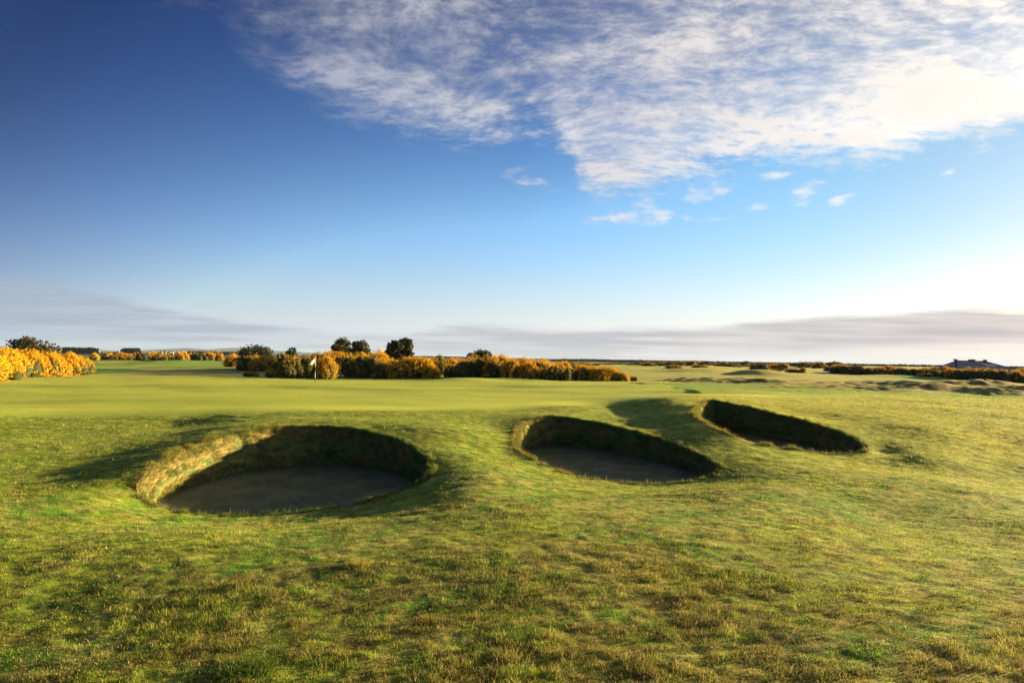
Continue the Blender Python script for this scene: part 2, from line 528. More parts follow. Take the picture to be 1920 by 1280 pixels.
# where the close-cut green begins (a curve y(x) on the ground)
GE = np.array([at(*p)[:2] for p in [(-400, 800, 21), (20, 790, 22.5), (300, 780, 22.5), (450, 776, 22.2), (600, 772, 22.6), (760, 770, 23.5), (900, 768, 25.0), (1000, 765, 26.2), (1100, 756, 28), (1250, 742, 29.5), (1400, 742, 31), (1600, 741, 34), (1900, 738, 42), (2300, 730, 60)]])
GB = np.array([at(*p)[:2] for p in [(-200, 712, 48), (20, 711, 50), (200, 707, 56), (420, 707, 56), (600, 711, 54), (900, 714, 54), (1170, 716, 54), (1230, 725, 45), (1300, 735, 35), (2300, 739, 36)]])


def green_mask(x, y):
    e = np.interp(x, GE[:, 0], GE[:, 1])
    b = np.interp(x, GB[:, 0], GB[:, 1])
    return sm(y - e, -0.6, 0.8) * sm(b - y, -1.0, 1.0)


# heathery hummocks and long rough on the right, mounds in the middle distance: (u, v, d, half width m, half depth m, height m)
BUMPS = []
for (u, v, d, a, b, h, rough) in [
        (1300, 714, 58, 3.0, 1.6, .30, 1), (1345, 718, 56, 2.4, 1.4, .28, 1), (1400, 722, 54, 3.2, 1.4, .32, 1), (1440, 724, 53, 2.0, 1.2, .25, 1), (1270, 711, 60, 1.5, 1.0, .2, 1),
        (1380, 714, 62, 2.0, 1.2, .2, 1), (1660, 722, 56, 5.5, 2.0, .42, 1), (1740, 726, 54, 3.0, 1.6, .34, 1), (1800, 724, 58, 4.0, 2.4, .55, 1), (1870, 726, 58, 3.6, 2.0, .50, 1),
        (1600, 727, 52, 3.4, 1.5, .25, 1), (1780, 738, 47, 4.0, 1.8, .36, 1), (1880, 742, 45, 3.2, 1.6, .36, 1), (1920, 735, 49, 2.6, 1.6, .4, 1), (1700, 735, 48, 4.0, 1.5, .30, 1), (1620, 738, 45, 4.0, 1.2, .20, 1), (1990, 735, 50, 5, 2.5, .5, 1),
        (1410, 701, 82, 3.6, 2.4, .70, 0), (1460, 704, 80, 6.0, 3.0, .45, 0), (1310, 698, 95, 6.0, 3.5, .55, 0), (1250, 697, 100, 8.0, 3.0, .35, 0), (1350, 690, 130, 7, 5, .6, 0),
        (1480, 702, 84, 5.0, 2.5, .3, 0), (870, 712, 53, 3.2, 1.8, .34, 0), (960, 712, 56, 3.5, 1.6, .2, 0), (225, 672, 180, 9, 6, 1.0, 0), (330, 678, 130, 8, 5, .5, 0), (1700, 707, 86, 8, 4, .4, 0), (480, 700, 62, 5, 2, .1, 0),
         (1905, 780, 26, 3, 2, .08, 0)]:
    p = at(u, v, d)
    BUMPS.append((p[0], p[1], a, b, h, rough))


def rough_mask(x, y):
    m = np.zeros(x.shape)
    for bx, by, a, b, h, rf in BUMPS:
        if rf:
            m = np.maximum(m, np.exp(-(((x - bx) / (a * 1.15)) ** 2 + ((y - by) / (b * 1.3)) ** 2)))
    band = sm(y, 40, 44) * sm(-y, -72, -60) * sm(x, 14, 20)
    m = np.maximum(m, band * (0.15 + 0.6 * fbm(x * .22, y * .35, 3, 91)))
    return np.clip(m, 0, 1)


def height(x, y, detail=True):
    x = np.asarray(x, float)
    y = np.asarray(y, float)
    shp = x.shape
    x, y = x.ravel(), y.ravel()
    z = np.empty(x.shape)
    q = conf(x, y)
    for i in range(0, len(x), 30000):
        s = slice(i, i + 30000)
        D = ((q[s, None] - Q[None]) ** 2).sum(-1)
        z[s] = phi(D) @ Wt[:-3] + Wt[-3] + q[s] @ Wt[-2:]
    r = np.hypot(x, y)
    z = z * (1 - sm(r, 500, 900)) + (-0.5) * sm(r, 500, 900)
    for bx, by, a, b, h, rf in BUMPS:
        z = z + (.85 if rf else .75) * h * np.exp(-(((x - bx) / a) ** 2 + ((y - by) / b) ** 2) ** 1.3)
    g = green_mask(x, y)
    rd = rim_dist(x, y)
    off = sm(rd, 0.05, 1.2)
    z = z + off * (fbm(x * .28, y * .33, 2, 5) - .5) * 0.14 * sm(r, 5, 14) * (1 - 0.6 * g)
    z = z + g * (fbm(x * .10 + 2, y * .26, 2, 6) - .5) * 0.28 * sm(y, 24, 32)
    far = sm(r, 60, 150)
    z = z + far * (fbm(x * .06, y * .06, 3, 9) - .5) * 0.9 * (1 - sm(r, 300, 800))
    if detail:
        rm = rough_mask(x, y)
        k = (1 - g)
        z = z + off * k * (fbm(x * 2.0 + .5 * y, y * 3.0, 4, 21, .6) - .5) * 0.036 * sm(r, 3, 9) * (.5 + .8 * fbm(x * .3, y * .3, 2, 22))
        z = z + k * (fbm(x * 9., y * 9., 2, 31) - .5) * 0.022 * (1 - sm(r, 25, 60))
        z = z + rm * (fbm(x * 1.5, y * 1.5, 4, 41, .6) - .45) * 0.36
    return z.reshape(shp)


# ------------------------------------------------------------------ turf colour (what grows where), shared by ground and blades
def lerp(a, b, t):
    return a + (b - a) * t[:, None]


GREEN = np.array([0.095, 0.190, 0.018])
LUSH = np.array([0.055, 0.155, 0.014])
OLIVE = np.array([0.195, 0.235, 0.022])
STRAW = np.array([0.360, 0.290, 0.085])
BROWN = np.array([0.185, 0.125, 0.036])
CUT = np.array([0.400, 0.400, 0.065])
CUT2 = np.array([0.290, 0.340, 0.050])
FAIR = np.array([0.18, 0.28, 0.045])
PALE = np.array([0.48, 0.36, 0.13])
HEATH = np.array([0.13, 0.085, 0.035])


def turf(x, y, rd=None):
    r = np.hypot(x, y)
    n1 = fbm(x * .45 + 3, y * .45, 4, 51)
    n2 = fbm(x * 1.7, y * 1.7, 4, 61)
    n3 = fbm(x * 6, y * 6, 3, 71)
    c = lerp(np.broadcast_to(OLIVE, (len(x), 3)), GREEN, sm(n1, .40, .58))
    c = lerp(c, LUSH, sm(n2, .52, .68) * .6)
    c = lerp(c, STRAW, sm(n3 * .6 + n2 * .4 + (n1 - .5) * .3, .44, .62) * .60)
    near = 1 - sm(r, 4.5, 11)
    c = lerp(c, BROWN, near * sm(fbm(x * 3.2, y * 3.2, 4, 81, .7), .42, .60) * .65)
    # dry crown of the near hump and of the lips
    c = lerp(c, np.array([.31, .235, .055]), sm(x, -2.5, 3) * (1 - sm(r, 9, 16)) * .5 * sm(fbm(x * .8, y * .8, 3, 83), .35, .6))
    # right-hand bank is yellower, a sunny glow put into the turf colour
    c = lerp(c, np.array([.42, .38, .045]), sm(x, 4, 10) * sm(y, 11, 20) * .75)
    c = lerp(c, np.array([.26, .29, .035]), sm(y, 12, 17) * .55 * sm(n1, .3, .6))
    if rd is None:
        rd = rim_dist(x, y)
    lip = (1 - sm(rd, 0.02, 0.40)) * sm(n3, .35, .6)
    c = lerp(c, np.array([.30, .24, .06]), lip * .35)
    # green, with faint mowing
    g = green_mask(x, y)
    mow = 0.5 + 0.5 * np.sin((y + 0.10 * x + 1.2 * fbm(x * .06, y * .06, 2, 4)) * 2 * PI / 5.2)
    cut = lerp(np.broadcast_to(CUT, (len(x), 3)), CUT2, np.clip(.12 + .42 * sm(mow, .35, .65) + 1.5 * (fbm(x * .16, y * .4, 4, 15, .6) - .5), 0, 1))
    c = lerp(c, cut, g)
    # fairway and semi-rough beyond
    b = np.interp(x, GB[:, 0], GB[:, 1])
    fw = sm(y - b, 0, 4) * (y > 30)
    f1 = fbm(x * .05, y * .03, 4, 23)
    fair = lerp(np.broadcast_to(FAIR, (len(x), 3)), np.array([.37, .33, .085]), sm(f1 + .22 * sm(x, 0, 20) - .10, .45, .62))
    fair = lerp(fair, CUT, sm(y, 85, 110) * sm(x, 15, 30) * .6)
    c = lerp(c, fair, fw * (1 - g))
    rm = rough_mask(x, y)
    h1 = fbm(x * .8, y * 1.1, 4, 33)
    rc = lerp(np.broadcast_to(PALE, (len(x), 3)), HEATH, sm(h1, .42, .56))
    rc = lerp(rc, GREEN, sm(fbm(x * .5, y * .9, 3, 35), .55, .7) * .7)
    c = lerp(c, rc, np.clip(rm * 1.15, 0, 1) * (1 - g * .8))
    c = c * (1 + .16 * (g * (1 - sm(np.abs(y - np.interp(x, GE[:, 0], GE[:, 1]) - 2.0), .5, 1.6))))[:, None]
    fr = 1 / np.maximum(r, 3)
    mott = .62 * vnoise(x * 17, y * 17, 301) + .38 * vnoise(x * 37, y * 37, 302)
    mott2 = fbm(x * 4.5, y * 7, 3, 303, .7)
    ng = (1 - g) * (1 - fw)
    c = c * (1 + ng * ((mott - .5) * 1.1 * (1 - sm(r, 10, 20)) + (mott2 - .5) * 1.5))[:, None]
    c = c * np.array([1.02, 1.20, 1.0])
    far = sm(r, 220, 500)
    c = lerp(c, np.array([.05, .055, .028]), far)
    return c


def attr_mat(name, rough=0.9, trans=0.0, bump=None, vary=0.25, vscale=40.0, spec=0.15, sat=1.0):
    m = bpy.data.materials.new(name)
    m.use_nodes = True
    k = NT(m.node_tree)
    a = k.n('ShaderNodeAttribute', attribute_name='col')
    geo = k.n('ShaderNodeNewGeometry')
    nz = k.noise(geo.outputs['Position'], vscale, 4, 0.6)
    f = k.lin(nz, 0.3, 0.7, 1 - vary, 1 + vary)
    sc = k.n('ShaderNodeVectorMath', operation='SCALE')
    k.put(sc.inputs[0], a.outputs['Color'])
    k.put(sc.inputs[3], f)
    col = sc.outputs[0]
    p = k.n('ShaderNodeBsdfPrincipled')
    k.put(p.inputs['Base Color'], col)
    p.inputs['Roughness'].default_value = rough
    p.inputs['Specular IOR Level'].default_value = spec
    if bump:
        hgt = None
        for s, w in bump:
            n_ = k.m('MULTIPLY', k.noise(geo.outputs['Position'], s, 5, 0.65), w)
            hgt = n_ if hgt is None else k.m('ADD', hgt, n_)
        bp = k.n('ShaderNodeBump')
        bp.inputs['Strength'].default_value = 1.0
        bp.inputs['Distance'].default_value = 1.0
        k.put(bp.inputs['Height'], hgt)
        k.put(p.inputs['Normal'], bp.outputs[0])
    sh = p.outputs[0]
    if trans:
        tr = k.n('ShaderNodeBsdfTranslucent')
        k.put(tr.inputs[0], col)
        mx = k.n('ShaderNodeMixShader')
        mx.inputs[0].default_value = trans
        k.t.links.new(p.outputs[0], mx.inputs[1])
        k.t.links.new(tr.outputs[0], mx.inputs[2])
        sh = mx.outputs[0]
    o = k.n('ShaderNodeOutputMaterial')
    k.t.links.new(sh, o.inputs[0])
    return m


def flat_mat(name, c1, c2, scale=12, rough=0.9, trans=0.0, spec=0.15, bump=None):
    m = bpy.data.materials.new(name)
    m.use_nodes = True
    k = NT(m.node_tree)
    geo = k.n('ShaderNodeNewGeometry')
    nz = k.noise(geo.outputs['Position'], scale, 4, 0.6)
    col = k.mix(k.step(nz, .35, .65), c1, c2)
    p = k.n('ShaderNodeBsdfPrincipled')
    k.put(p.inputs['Base Color'], col)
    p.inputs['Roughness'].default_value = rough
    p.inputs['Specular IOR Level'].default_value = spec
    if bump:
        bp = k.n('ShaderNodeBump')
        bp.inputs['Distance'].default_value = bump[1]
        k.put(bp.inputs['Height'], k.noise(geo.outputs['Position'], bump[0], 5, 0.65))
        k.put(p.inputs['Normal'], bp.outputs[0])
    sh = p.outputs[0]
    if trans:
        tr = k.n('ShaderNodeBsdfTranslucent')
        k.put(tr.inputs[0], col)
        mx = k.n('ShaderNodeMixShader')
        mx.inputs[0].default_value = trans
        k.t.links.new(p.outputs[0], mx.inputs[1])
        k.t.links.new(tr.outputs[0], mx.inputs[2])
        sh = mx.outputs[0]
    o = k.n('ShaderNodeOutputMaterial')
    k.t.links.new(sh, o.inputs[0])
    return m


M_GROUND = attr_mat('turf', bump=[(70, .016), (22, .022), (6, .02)], vary=.40, vscale=34)
M_BLADE = attr_mat('grass_blades', rough=.6, trans=.35, vary=.12, vscale=60, spec=.25)
M_SAND = attr_mat('bunker_sand', vary=.3, vscale=30, bump=[(24, .03), (7, .05)])
M_FACE = attr_mat('stacked_turf', vary=.4, vscale=45, bump=[(60, .015), (20, .02)])

# ------------------------------------------------------------------ ground sheet (log-polar grid, with the bunkers cut out)
rng = np.random.default_rng(7)


def build_ground():
    lr = np.concatenate([np.linspace(math.log(.6), math.log(13.5), 60, endpoint=False), np.arange(math.log(13.5), math.log(46), .0030),
                         np.arange(math.log(46), math.log(110), .0048), np.linspace(math.log(110), math.log(9400), 150)])
    th = np.concatenate([np.linspace(-PI, -.92, 50, endpoint=False), np.arange(-.92, .92, .0030), np.linspace(.92, PI, 50)])
    LR, TH = np.meshgrid(lr, th, indexing='ij')
    r = np.exp(LR)
    x = (r * np.sin(TH)).ravel()
    y = (r * np.cos(TH)).ravel() - 12
    nr, nt = LR.shape
    inside = np.zeros(len(x), bool)
    for Rm in RIMS:
        inside |= in_poly(x, y, Rm)
    idx = np.arange(nr * nt).reshape(nr, nt)
    q = np.stack([idx[:-1, :-1], idx[:-1, 1:], idx[1:, 1:], idx[1:, :-1]], -1).reshape(-1, 4)
    keep = ~inside[q].all(1)
    q = q[keep]
    used = np.unique(q[inside[q]])
    z = height(x, y)
    for Rm in RIMS:       # pull the cut edge exactly onto the rim
        c = Rm[:, :2].mean(0)
        for i in used:
            if abs(x[i] - c[0]) < 6 and abs(y[i] - c[1]) < 7:
                d = (Rm[:, 0] - x[i]) ** 2 + (Rm[:, 1] - y[i]) ** 2
                j = d.argmin()
                if d[j] < .35:
                    x[i], y[i], z[i] = Rm[j]
    cols = turf(x, y)
    o = mesh_np('ground', np.stack([x, y, z], 1), q[:, ::-1], M_GROUND, cols=cols)
    tag(o, kind='structure')


build_ground()


# ------------------------------------------------------------------ bunkers
def blades(P, H, W, lean, az, col, curl=0.5, seg=2):
    """grass blades: base points, heights, widths, lean (0 upright..1 flat), azimuth"""
    n = len(P)
    dx, dy = np.sin(az), np.cos(az)
    fa = rng.uniform(0, 2 * PI, n)
    wx, wy = np.cos(fa) * W / 2, np.sin(fa) * W / 2
    up = np.sqrt(np.maximum(1 - lean ** 2, .04))
    tip = P + np.stack([dx * lean * H, dy * lean * H, up * H], 1)
    w = np.stack([wx, wy, np.zeros(n)], 1)
    if seg == 1:
        V = np.stack([P - w, P + w, tip], 1).reshape(-1, 3)
        F = [np.arange(3 * n).reshape(n, 3)]
        C = np.repeat(col, 3, 0)
        return V, F, C
    mid = P + np.stack([dx * lean * H * .5 * (1 - curl), dy * lean * H * .5 * (1 - curl), up * H * .62], 1)
    V = np.stack([P - w, P + w, mid - w * .75, mid + w * .75, tip], 1).reshape(-1, 3)
    b = np.arange(n)[:, None] * 5
    F = [b + np.array([[0, 1, 3, 2]]), b + np.array([[2, 3, 4]])]
    C = np.repeat(col, 5, 0)
    return V, F, C


def join(parts):
    V, F3, F4, C, o = [], [], [], [], 0
    for v, f, c in parts:
        for a in f:
            (F3 if a.shape[1] == 3 else F4).append(a + o)
        V.append(v)
        C.append(c)
        o += len(v)
    F = []
    if F3:
        F.append(np.concatenate(F3))
    if F4:
        F.append(np.concatenate(F4))
    return np.concatenate(V), F, np.concatenate(C)


def bunker(Rm, floor_z, label, seed):
    """floor_z(x, y): level of the sand"""
    r_ = np.random.default_rng(seed)
    n = len(Rm)
    c = Rm[:, :2].mean(0)
    base = Rm.mean(0)
    loc = (c[0], c[1], float(floor_z(c[0], c[1])))
    t = thing('sand_bunker', label, 'bunker', loc, 0, 'revetted pot bunkers in front of the green')
    L = np.array(loc)
    # inward normals in plan
    tg = np.roll(Rm, -2, 0)[:, :2] - np.roll(Rm, 2, 0)[:, :2]
    tg /= np.linalg.norm(tg, axis=1)[:, None]
    nin = np.stack([tg[:, 1], -tg[:, 0]], 1)
    if ((c - Rm[:, :2]) * nin).sum() < 0:
        nin = -nin
    # wall: rows from rim to floor
    nin_s = -nin[:, 0]      # +1 where the face looks left, -1 where it looks right (the sunlit side, tinted straw)
    m = 46
    fz = floor_z(Rm[:, 0], Rm[:, 1])
    hh = np.maximum(Rm[:, 2] - fz, .02)
    s = np.cumsum(np.concatenate([[0], np.linalg.norm(np.diff(Rm[:, :2], axis=0), axis=1)]))
    nx_, ny_ = Rm[:, 0], Rm[:, 1]

    def n3(x, y, z, k, kz, sd, oc=3):
        a = .5 * (fbm(x * k, z * kz + .37 * x, oc, sd, .6) + fbm(y * k + 9, z * kz + .21 * y, oc, sd + 1, .6))
        return .5 + (a - .5) * 1.35
    rows, cols = [], []
    ker = np.hanning(41); ker /= ker.sum()
    Rs = np.stack([np.convolve(np.concatenate([Rm[-20:, i], Rm[:, i], Rm[:20, i]]), ker, 'valid') for i in range(2)], 1)
    for j in range(m):
        f = j / (m - 1)
        drop = hh * f
        inset = 0.02 + drop * .20 + 0.05 * np.sin(f * PI)
        lay = drop / .085 + .5 * fbm(nx_ * .7, ny_ * .7, 2, seed)
        saw = (lay - np.floor(lay)) - .5
        nz = n3(nx_, ny_, drop, 5, 8, seed + 5) - .5
        inset = inset + (saw * .022 + nz * .16) * min(1, j / 3) * np.minimum(1, hh / .3)
        fb = min(1, f * 2.5)
        x = Rm[:, 0] * (1 - fb) + Rs[:, 0] * fb + nin[:, 0] * inset
        y = Rm[:, 1] * (1 - fb) + Rs[:, 1] * fb + nin[:, 1] * inset
        rows.append(np.stack([x, y, Rm[:, 2] - drop - (0.03 if j == m - 1 else 0)], 1) if j else Rm.copy())
        g = n3(nx_, ny_, drop, 2.2, 5, seed + 9, 4)
        cc = lerp(np.broadcast_to([.095, .165, .045], (n, 3)), np.array([.15, .145, .055]), sm(g, .45, .6))
        dry = np.clip(sm(-nin_s, -.25, .75), 0, 1)  # sunlit look painted: straw where the face meets the sun, green where shaded
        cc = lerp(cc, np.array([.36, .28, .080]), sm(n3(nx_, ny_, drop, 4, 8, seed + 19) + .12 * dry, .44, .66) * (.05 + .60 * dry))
        cc = cc * (1 - .25 * sm(np.abs(saw), .36, .5))[:, None]
        cc = cc * (1 - .45 * sm(n3(nx_, ny_, drop, 7, 12, seed + 29), .56, .66))[:, None]
        cols.append(cc)
    V = np.concatenate(rows) - L
    i = np.arange(n)
    F = np.concatenate([np.stack([j * n + i, j * n + (i + 1) % n, (j + 1) * n + (i + 1) % n, (j + 1) * n + i], 1) for j in range(m - 1)])
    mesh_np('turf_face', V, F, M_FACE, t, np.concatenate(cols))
    # sand: rings from wall foot towards the centre
    foot = Rm[:, :2] + nin * (0.0 + hh * .12)[:, None]
    V, k_ = [], 30
    for j in range(k_):
        f = j / k_
        p = foot * (1 - f) + c * f
        z = floor_z(p[:, 0], p[:, 1]) + .13 * np.minimum(1, hh) * (1 - sm(np.full(n, f), 0, .22)) + (fbm(p[:, 0] * 3, p[:, 1] * 3, 3, seed) - .5) * .035 + .010 * np.sin(p[:, 0] * 22 + p[:, 1] * 16 + 3 * np.sin(p[:, 1] * 1.4 + p[:, 0]))
        V.append(np.concatenate([p, z[:, None]], 1))
    V.append(np.array([[c[0], c[1], float(floor_z(c[0], c[1]))]]))
    V = np.concatenate(V) - L
    F4 = np.concatenate([np.stack([j * n + i, (j + 1) * n + i, (j + 1) * n + (i + 1) % n, j * n + (i + 1) % n], 1) for j in range(k_ - 1)])
    F3 = np.stack([(k_ - 1) * n + i, np.full(n, k_ * n), (k_ - 1) * n + (i + 1) % n], 1)
    fr_ = np.concatenate([np.repeat(np.arange(k_) / k_, n), [1.0]])
    w1 = fbm(V[:, 0] * 2.5, V[:, 1] * 2.5, 4, seed + 51)
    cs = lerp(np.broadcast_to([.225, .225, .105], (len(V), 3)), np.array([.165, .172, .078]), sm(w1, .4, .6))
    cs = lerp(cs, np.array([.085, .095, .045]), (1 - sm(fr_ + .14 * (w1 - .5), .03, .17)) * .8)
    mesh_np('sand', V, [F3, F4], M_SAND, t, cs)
    # grass growing out of the face and over the lip
    parts = []
    N = 34000
    k = r_.integers(0, n, N)
    keep = r_.random(N) < np.minimum(1, hh[k] / .9)
    k = k[keep]
    N = len(k)
    f = r_.random(N)
    drop = hh[k] * f * .97
    P = np.stack([Rm[k, 0] + nin[k, 0] * (.03 + drop * .2), Rm[k, 1] + nin[k, 1] * (.03 + drop * .2), Rm[k, 2] - drop], 1)
    P[:, :2] += tg[k] * r_.uniform(-.03, .03, N)[:, None]
    az = np.arctan2(nin[k, 0], nin[k, 1]) + r_.normal(0, .5, N)
    col = lerp(np.broadcast_to([.08, .16, .035], (N, 3)), np.array([.33, .28, .070]), sm(n3(nx_[k], ny_[k], drop, 3, 6, seed + 2) * .9 - .2 + r_.random(N) * .5, .35, .6) * (.08 + .62 * sm(-nin_s[k], -.25, .6))) * r_.uniform(.45, 1.35, N)[:, None]  # face blades repeat the painted sunlit straw and shaded green
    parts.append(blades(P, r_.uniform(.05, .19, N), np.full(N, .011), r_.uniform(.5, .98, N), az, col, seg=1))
    N = 22000
    k = r_.integers(0, n, N)
    o_ = r_.normal(.0, .05, N)
    P = Rm[k] + np.concatenate([nin[k] * o_[:, None] - .02 * nin[k], np.zeros((N, 1))], 1)
    P[:, 2] -= np.maximum(o_, 0) * .5 + .005
    az = np.arctan2(nin[k, 0], nin[k, 1]) + r_.normal(0, 1.0, N)
    tall = np.minimum(1, .45 + hh[k])
    sunlit_straw_k = sm(-nin_s[k], -.1, .7)  # lip blades also get more straw colour towards the sunlit side
    col = lerp(np.broadcast_to([.12, .19, .026], (N, 3)), np.array([.34, .29, .075]), sm(fbm(nx_[k] * 2, ny_[k] * 2, 3, seed + 3) * .4 + r_.random(N) * .5 + .25 * sunlit_straw_k, .42, .8)) * r_.uniform(.7, 1.25, N)[:, None]
    parts.append(blades(P, r_.uniform(.03, .10, N) * tall * (.4 + 1.5 * sm(vnoise(nx_[k] * 5, ny_[k] * 5, seed + 41), .3, .9)), np.full(N, .008), r_.uniform(.2, .9, N), az, col, seg=1))
    V, F, C = join(parts)
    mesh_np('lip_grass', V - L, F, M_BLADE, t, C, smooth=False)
    return t


bunker(RIMS[0], lambda x, y: -0.97 + .02 * (x + 4.5), 'large oval sand bunker on the left, its left bank lit by the sun', 11)
bunker(RIMS[1], lambda x, y: -0.83 + 0.0 * x, 'middle sand bunker with a straight shaded back wall tapering to the right', 12)
bunker(RIMS[2], lambda x, y: -0.75 + 0.0 * x, 'farthest sand bunker on the right, narrow and almost hidden behind its near lip', 13)


# ------------------------------------------------------------------ grass in the foreground
def grass():
    parts = []
    def ring(d0, d1, rho0, p, wid, h0, h1, seg, gl=1.0):
        a0 = R(52)
        # sample distance with density ~ D^(1-p)
        e = 2 - p
        N = int(rho0 * 3.0 ** p * 2 * a0 * (d1 ** e - d0 ** e) / e)
        D = (rng.random(N) * (d1 ** e - d0 ** e) + d0 ** e) ** (1 / e)
        A = rng.uniform(-a0, a0, N)
        x, y = D * np.sin(A), D * np.cos(A)
        g = green_mask(x, y)
        ins = np.zeros(N, bool)
        for Rm in RIMS:
            ins |= in_poly(x, y, Rm)
        k = ~ins & (rng.random(N) > g * (1 - gl))
        x, y, D, g = x[k], y[k], D[k], g[k]
        N = len(x)
        rd = rim_dist(x, y)
        z = height(x, y)
        # tufting
        tuf = fbm(x * 6.5, y * 6.5, 3, 101)
        t2 = fbm(x * 1.1, y * 1.1, 3, 111)
        H = rng.uniform(h0, h1, N) * (.75 + .9 * sm(tuf, .4, .7)) * (.7 + .6 * vnoise(x * 22, y * 22, 104)) * (.8 + .6 * sm(t2, .5, .7))
        H = H * (1 - .70 * g)
        col = turf(x, y, rd)
        u = rng.random(N)
        k1 = sm(u, .68, .80)
        col = lerp(col, STRAW, k1 * .75 * (1 - .7 * g))
        col = lerp(col, LUSH, (1 - sm(u, .10, .18)) * .6 * (1 - g))
        col = col * rng.uniform(.55, 1.5, N)[:, None]
        dead = (rng.random(N) < .022) & (g < .3)
        col[dead] = np.array([.52, .44, .19]) * rng.uniform(.6, 1.1, dead.sum())[:, None]
        H[dead] *= 1.7
        az = rng.uniform(0, 2 * PI, N)
        lean = rng.beta(2.6, 1.6, N) * .97
        W = wid * np.maximum(1.0, D / 6.0) * rng.uniform(.7, 1.3, N)
        P = np.stack([x, y, z - .004], 1)
        parts.append(blades(P, H, W, lean, az, col, seg=seg))
    ring(2.8, 7.5, 19000, 1.5, .0040, .014, .036, 2)
    ring(7.5, 16, 18000, 1.6, .0044, .013, .032, 1)
    ring(16, 30, 15000, 1.6, .0040, .013, .032, 1, .6)
    ring(30, 60, 11000, 1.8, .0045, .02, .04, 1, .9)
    V, F, C = join(parts)
    print('blades verts', len(V))
    o = mesh_np('grass', V, F, M_BLADE, None, C, smooth=False)
    tag(o, 'short coastal turf of green and straw blades', 'grass', kind='stuff')


grass()


# ------------------------------------------------------------------ gorse, bushes and trees
M_GFOL = attr_mat('gorse_foliage', rough=.7, trans=.15, vary=.25, vscale=3)
M_GFLO = attr_mat('gorse_flowers', rough=.8, trans=.20, vary=.15, vscale=5)
M_CORE = flat_mat('gorse_core', (.060, .065, .024), (.038, .048, .018), 8)
M_LEAF = attr_mat('tree_leaves', rough=.6, trans=.25, vary=.25, vscale=2)
M_BARK = flat_mat('bark', (.09, .07, .05), (.05, .038, .028), 12, bump=(30, .02))


def rand_dirs(r_, n):
    v = r_.normal(size=(n, 3))
    return v / np.linalg.norm(v, axis=1)[:, None]


def cards(r_, P, size, col, nrm=None, spread=1.0, tri=False, aspect=1.0):
    """small leaf-sized faces at P, loosely facing nrm"""
    n = len(P)
    d = rand_dirs(r_, n)
    if nrm is not None:
        d = nrm + d * spread
        d /= np.linalg.norm(d, axis=1)[:, None]
    a = np.cross(d, rand_dirs(r_, n))
    a /= np.linalg.norm(a, axis=1)[:, None] + 1e-9
    b = np.cross(d, a)
    s = (size * r_.uniform(.6, 1.3, n))[:, None]
    a, b = a * s * .5 * aspect, b * s * .5
    if tri:
        V = np.stack([P - a - b * .6, P + a - b * .6, P + b * 1.3], 1).reshape(-1, 3)
        return V, [np.arange(3 * n).reshape(n, 3)], np.repeat(col, 3, 0)
    V = np.stack([P - a - b, P + a - b * .8, P + a * .9 + b, P - a * .8 + b * 1.1], 1).reshape(-1, 3)
    return V, [np.arange(4 * n).reshape(n, 4)], np.repeat(col, 4, 0)


def lobes_bush(r_, w, h, n):
    """overlapping lobes that fill a w x w x h mound"""
    L = []
    for i in range(n):
        a, rr = r_.uniform(0, 2 * PI), math.sqrt(r_.random()) * .5
        hh = h * (1 - 1.2 * rr * rr) * r_.uniform(.62, 1.0)
        rad = r_.uniform(.17, .27) * w
        rad = min(rad, hh * .55)
        L.append((math.cos(a) * rr * w * .78, math.sin(a) * rr * w * .78, hh - rad, rad, rad * r_.uniform(.8, 1.1)))
        if hh > rad * 2:
            L.append((math.cos(a) * rr * w * .9, math.sin(a) * rr * w * .9, rad * .8, rad * 1.1, rad))
    return L


def surf(r_, L, n, rmin=.92, rmax=1.06, keepin=.96, rag=.7):
    """points and normals on the union of the lobes"""
    A = np.array(L)
    w = A[:, 3] ** 2
    k = r_.choice(len(A), n, p=w / w.sum())
    d = rand_dirs(r_, n)
    f = r_.uniform(rmin, rmax, n)
    f = f * (1 + rag * (fbm(A[k, 0] * 3 + d[:, 0] * 2.2 + d[:, 2], A[k, 1] * 3 + d[:, 1] * 2.2 + d[:, 2] * 1.7, 3, 55) - .45))
    P = A[k, :3] + d * np.stack([A[k, 3], A[k, 3], A[k, 4]], 1) * f[:, None]
    ok = P[:, 2] > .02
    for j in range(len(A)):
        q = (P - A[j, :3]) / np.array([A[j, 3], A[j, 3], A[j, 4]])
        ok &= ((q ** 2).sum(1) > keepin ** 2) | (k == j)
    return P[ok], d[ok]


def lump_core(r_, L, scale=.9):
    V, F, o = [], [], 0
    nu, nv = 12, 8
    for (x, y, z, a, c) in L:
        th = np.linspace(0, 2 * PI, nu, endpoint=False)
        ph = np.linspace(.05, PI - .05, nv)
        PH, TH = np.meshgrid(ph, th, indexing='ij')
        k = scale * r_.uniform(.92, 1.05, PH.shape)
        v = np.stack([x + a * k * np.sin(PH) * np.cos(TH), y + a * k * np.sin(PH) * np.sin(TH), np.maximum(z + c * k * np.cos(PH), -.15)], -1).reshape(-1, 3)
        i = np.arange(nu * nv).reshape(nv, nu)
        f = np.stack([i[:-1], np.roll(i[:-1], -1, 1), np.roll(i[1:], -1, 1), i[1:]], -1).reshape(-1, 4)
        V.append(v)
        F.append(f + o)
        o += len(v)
    return np.concatenate(V), np.concatenate(F)


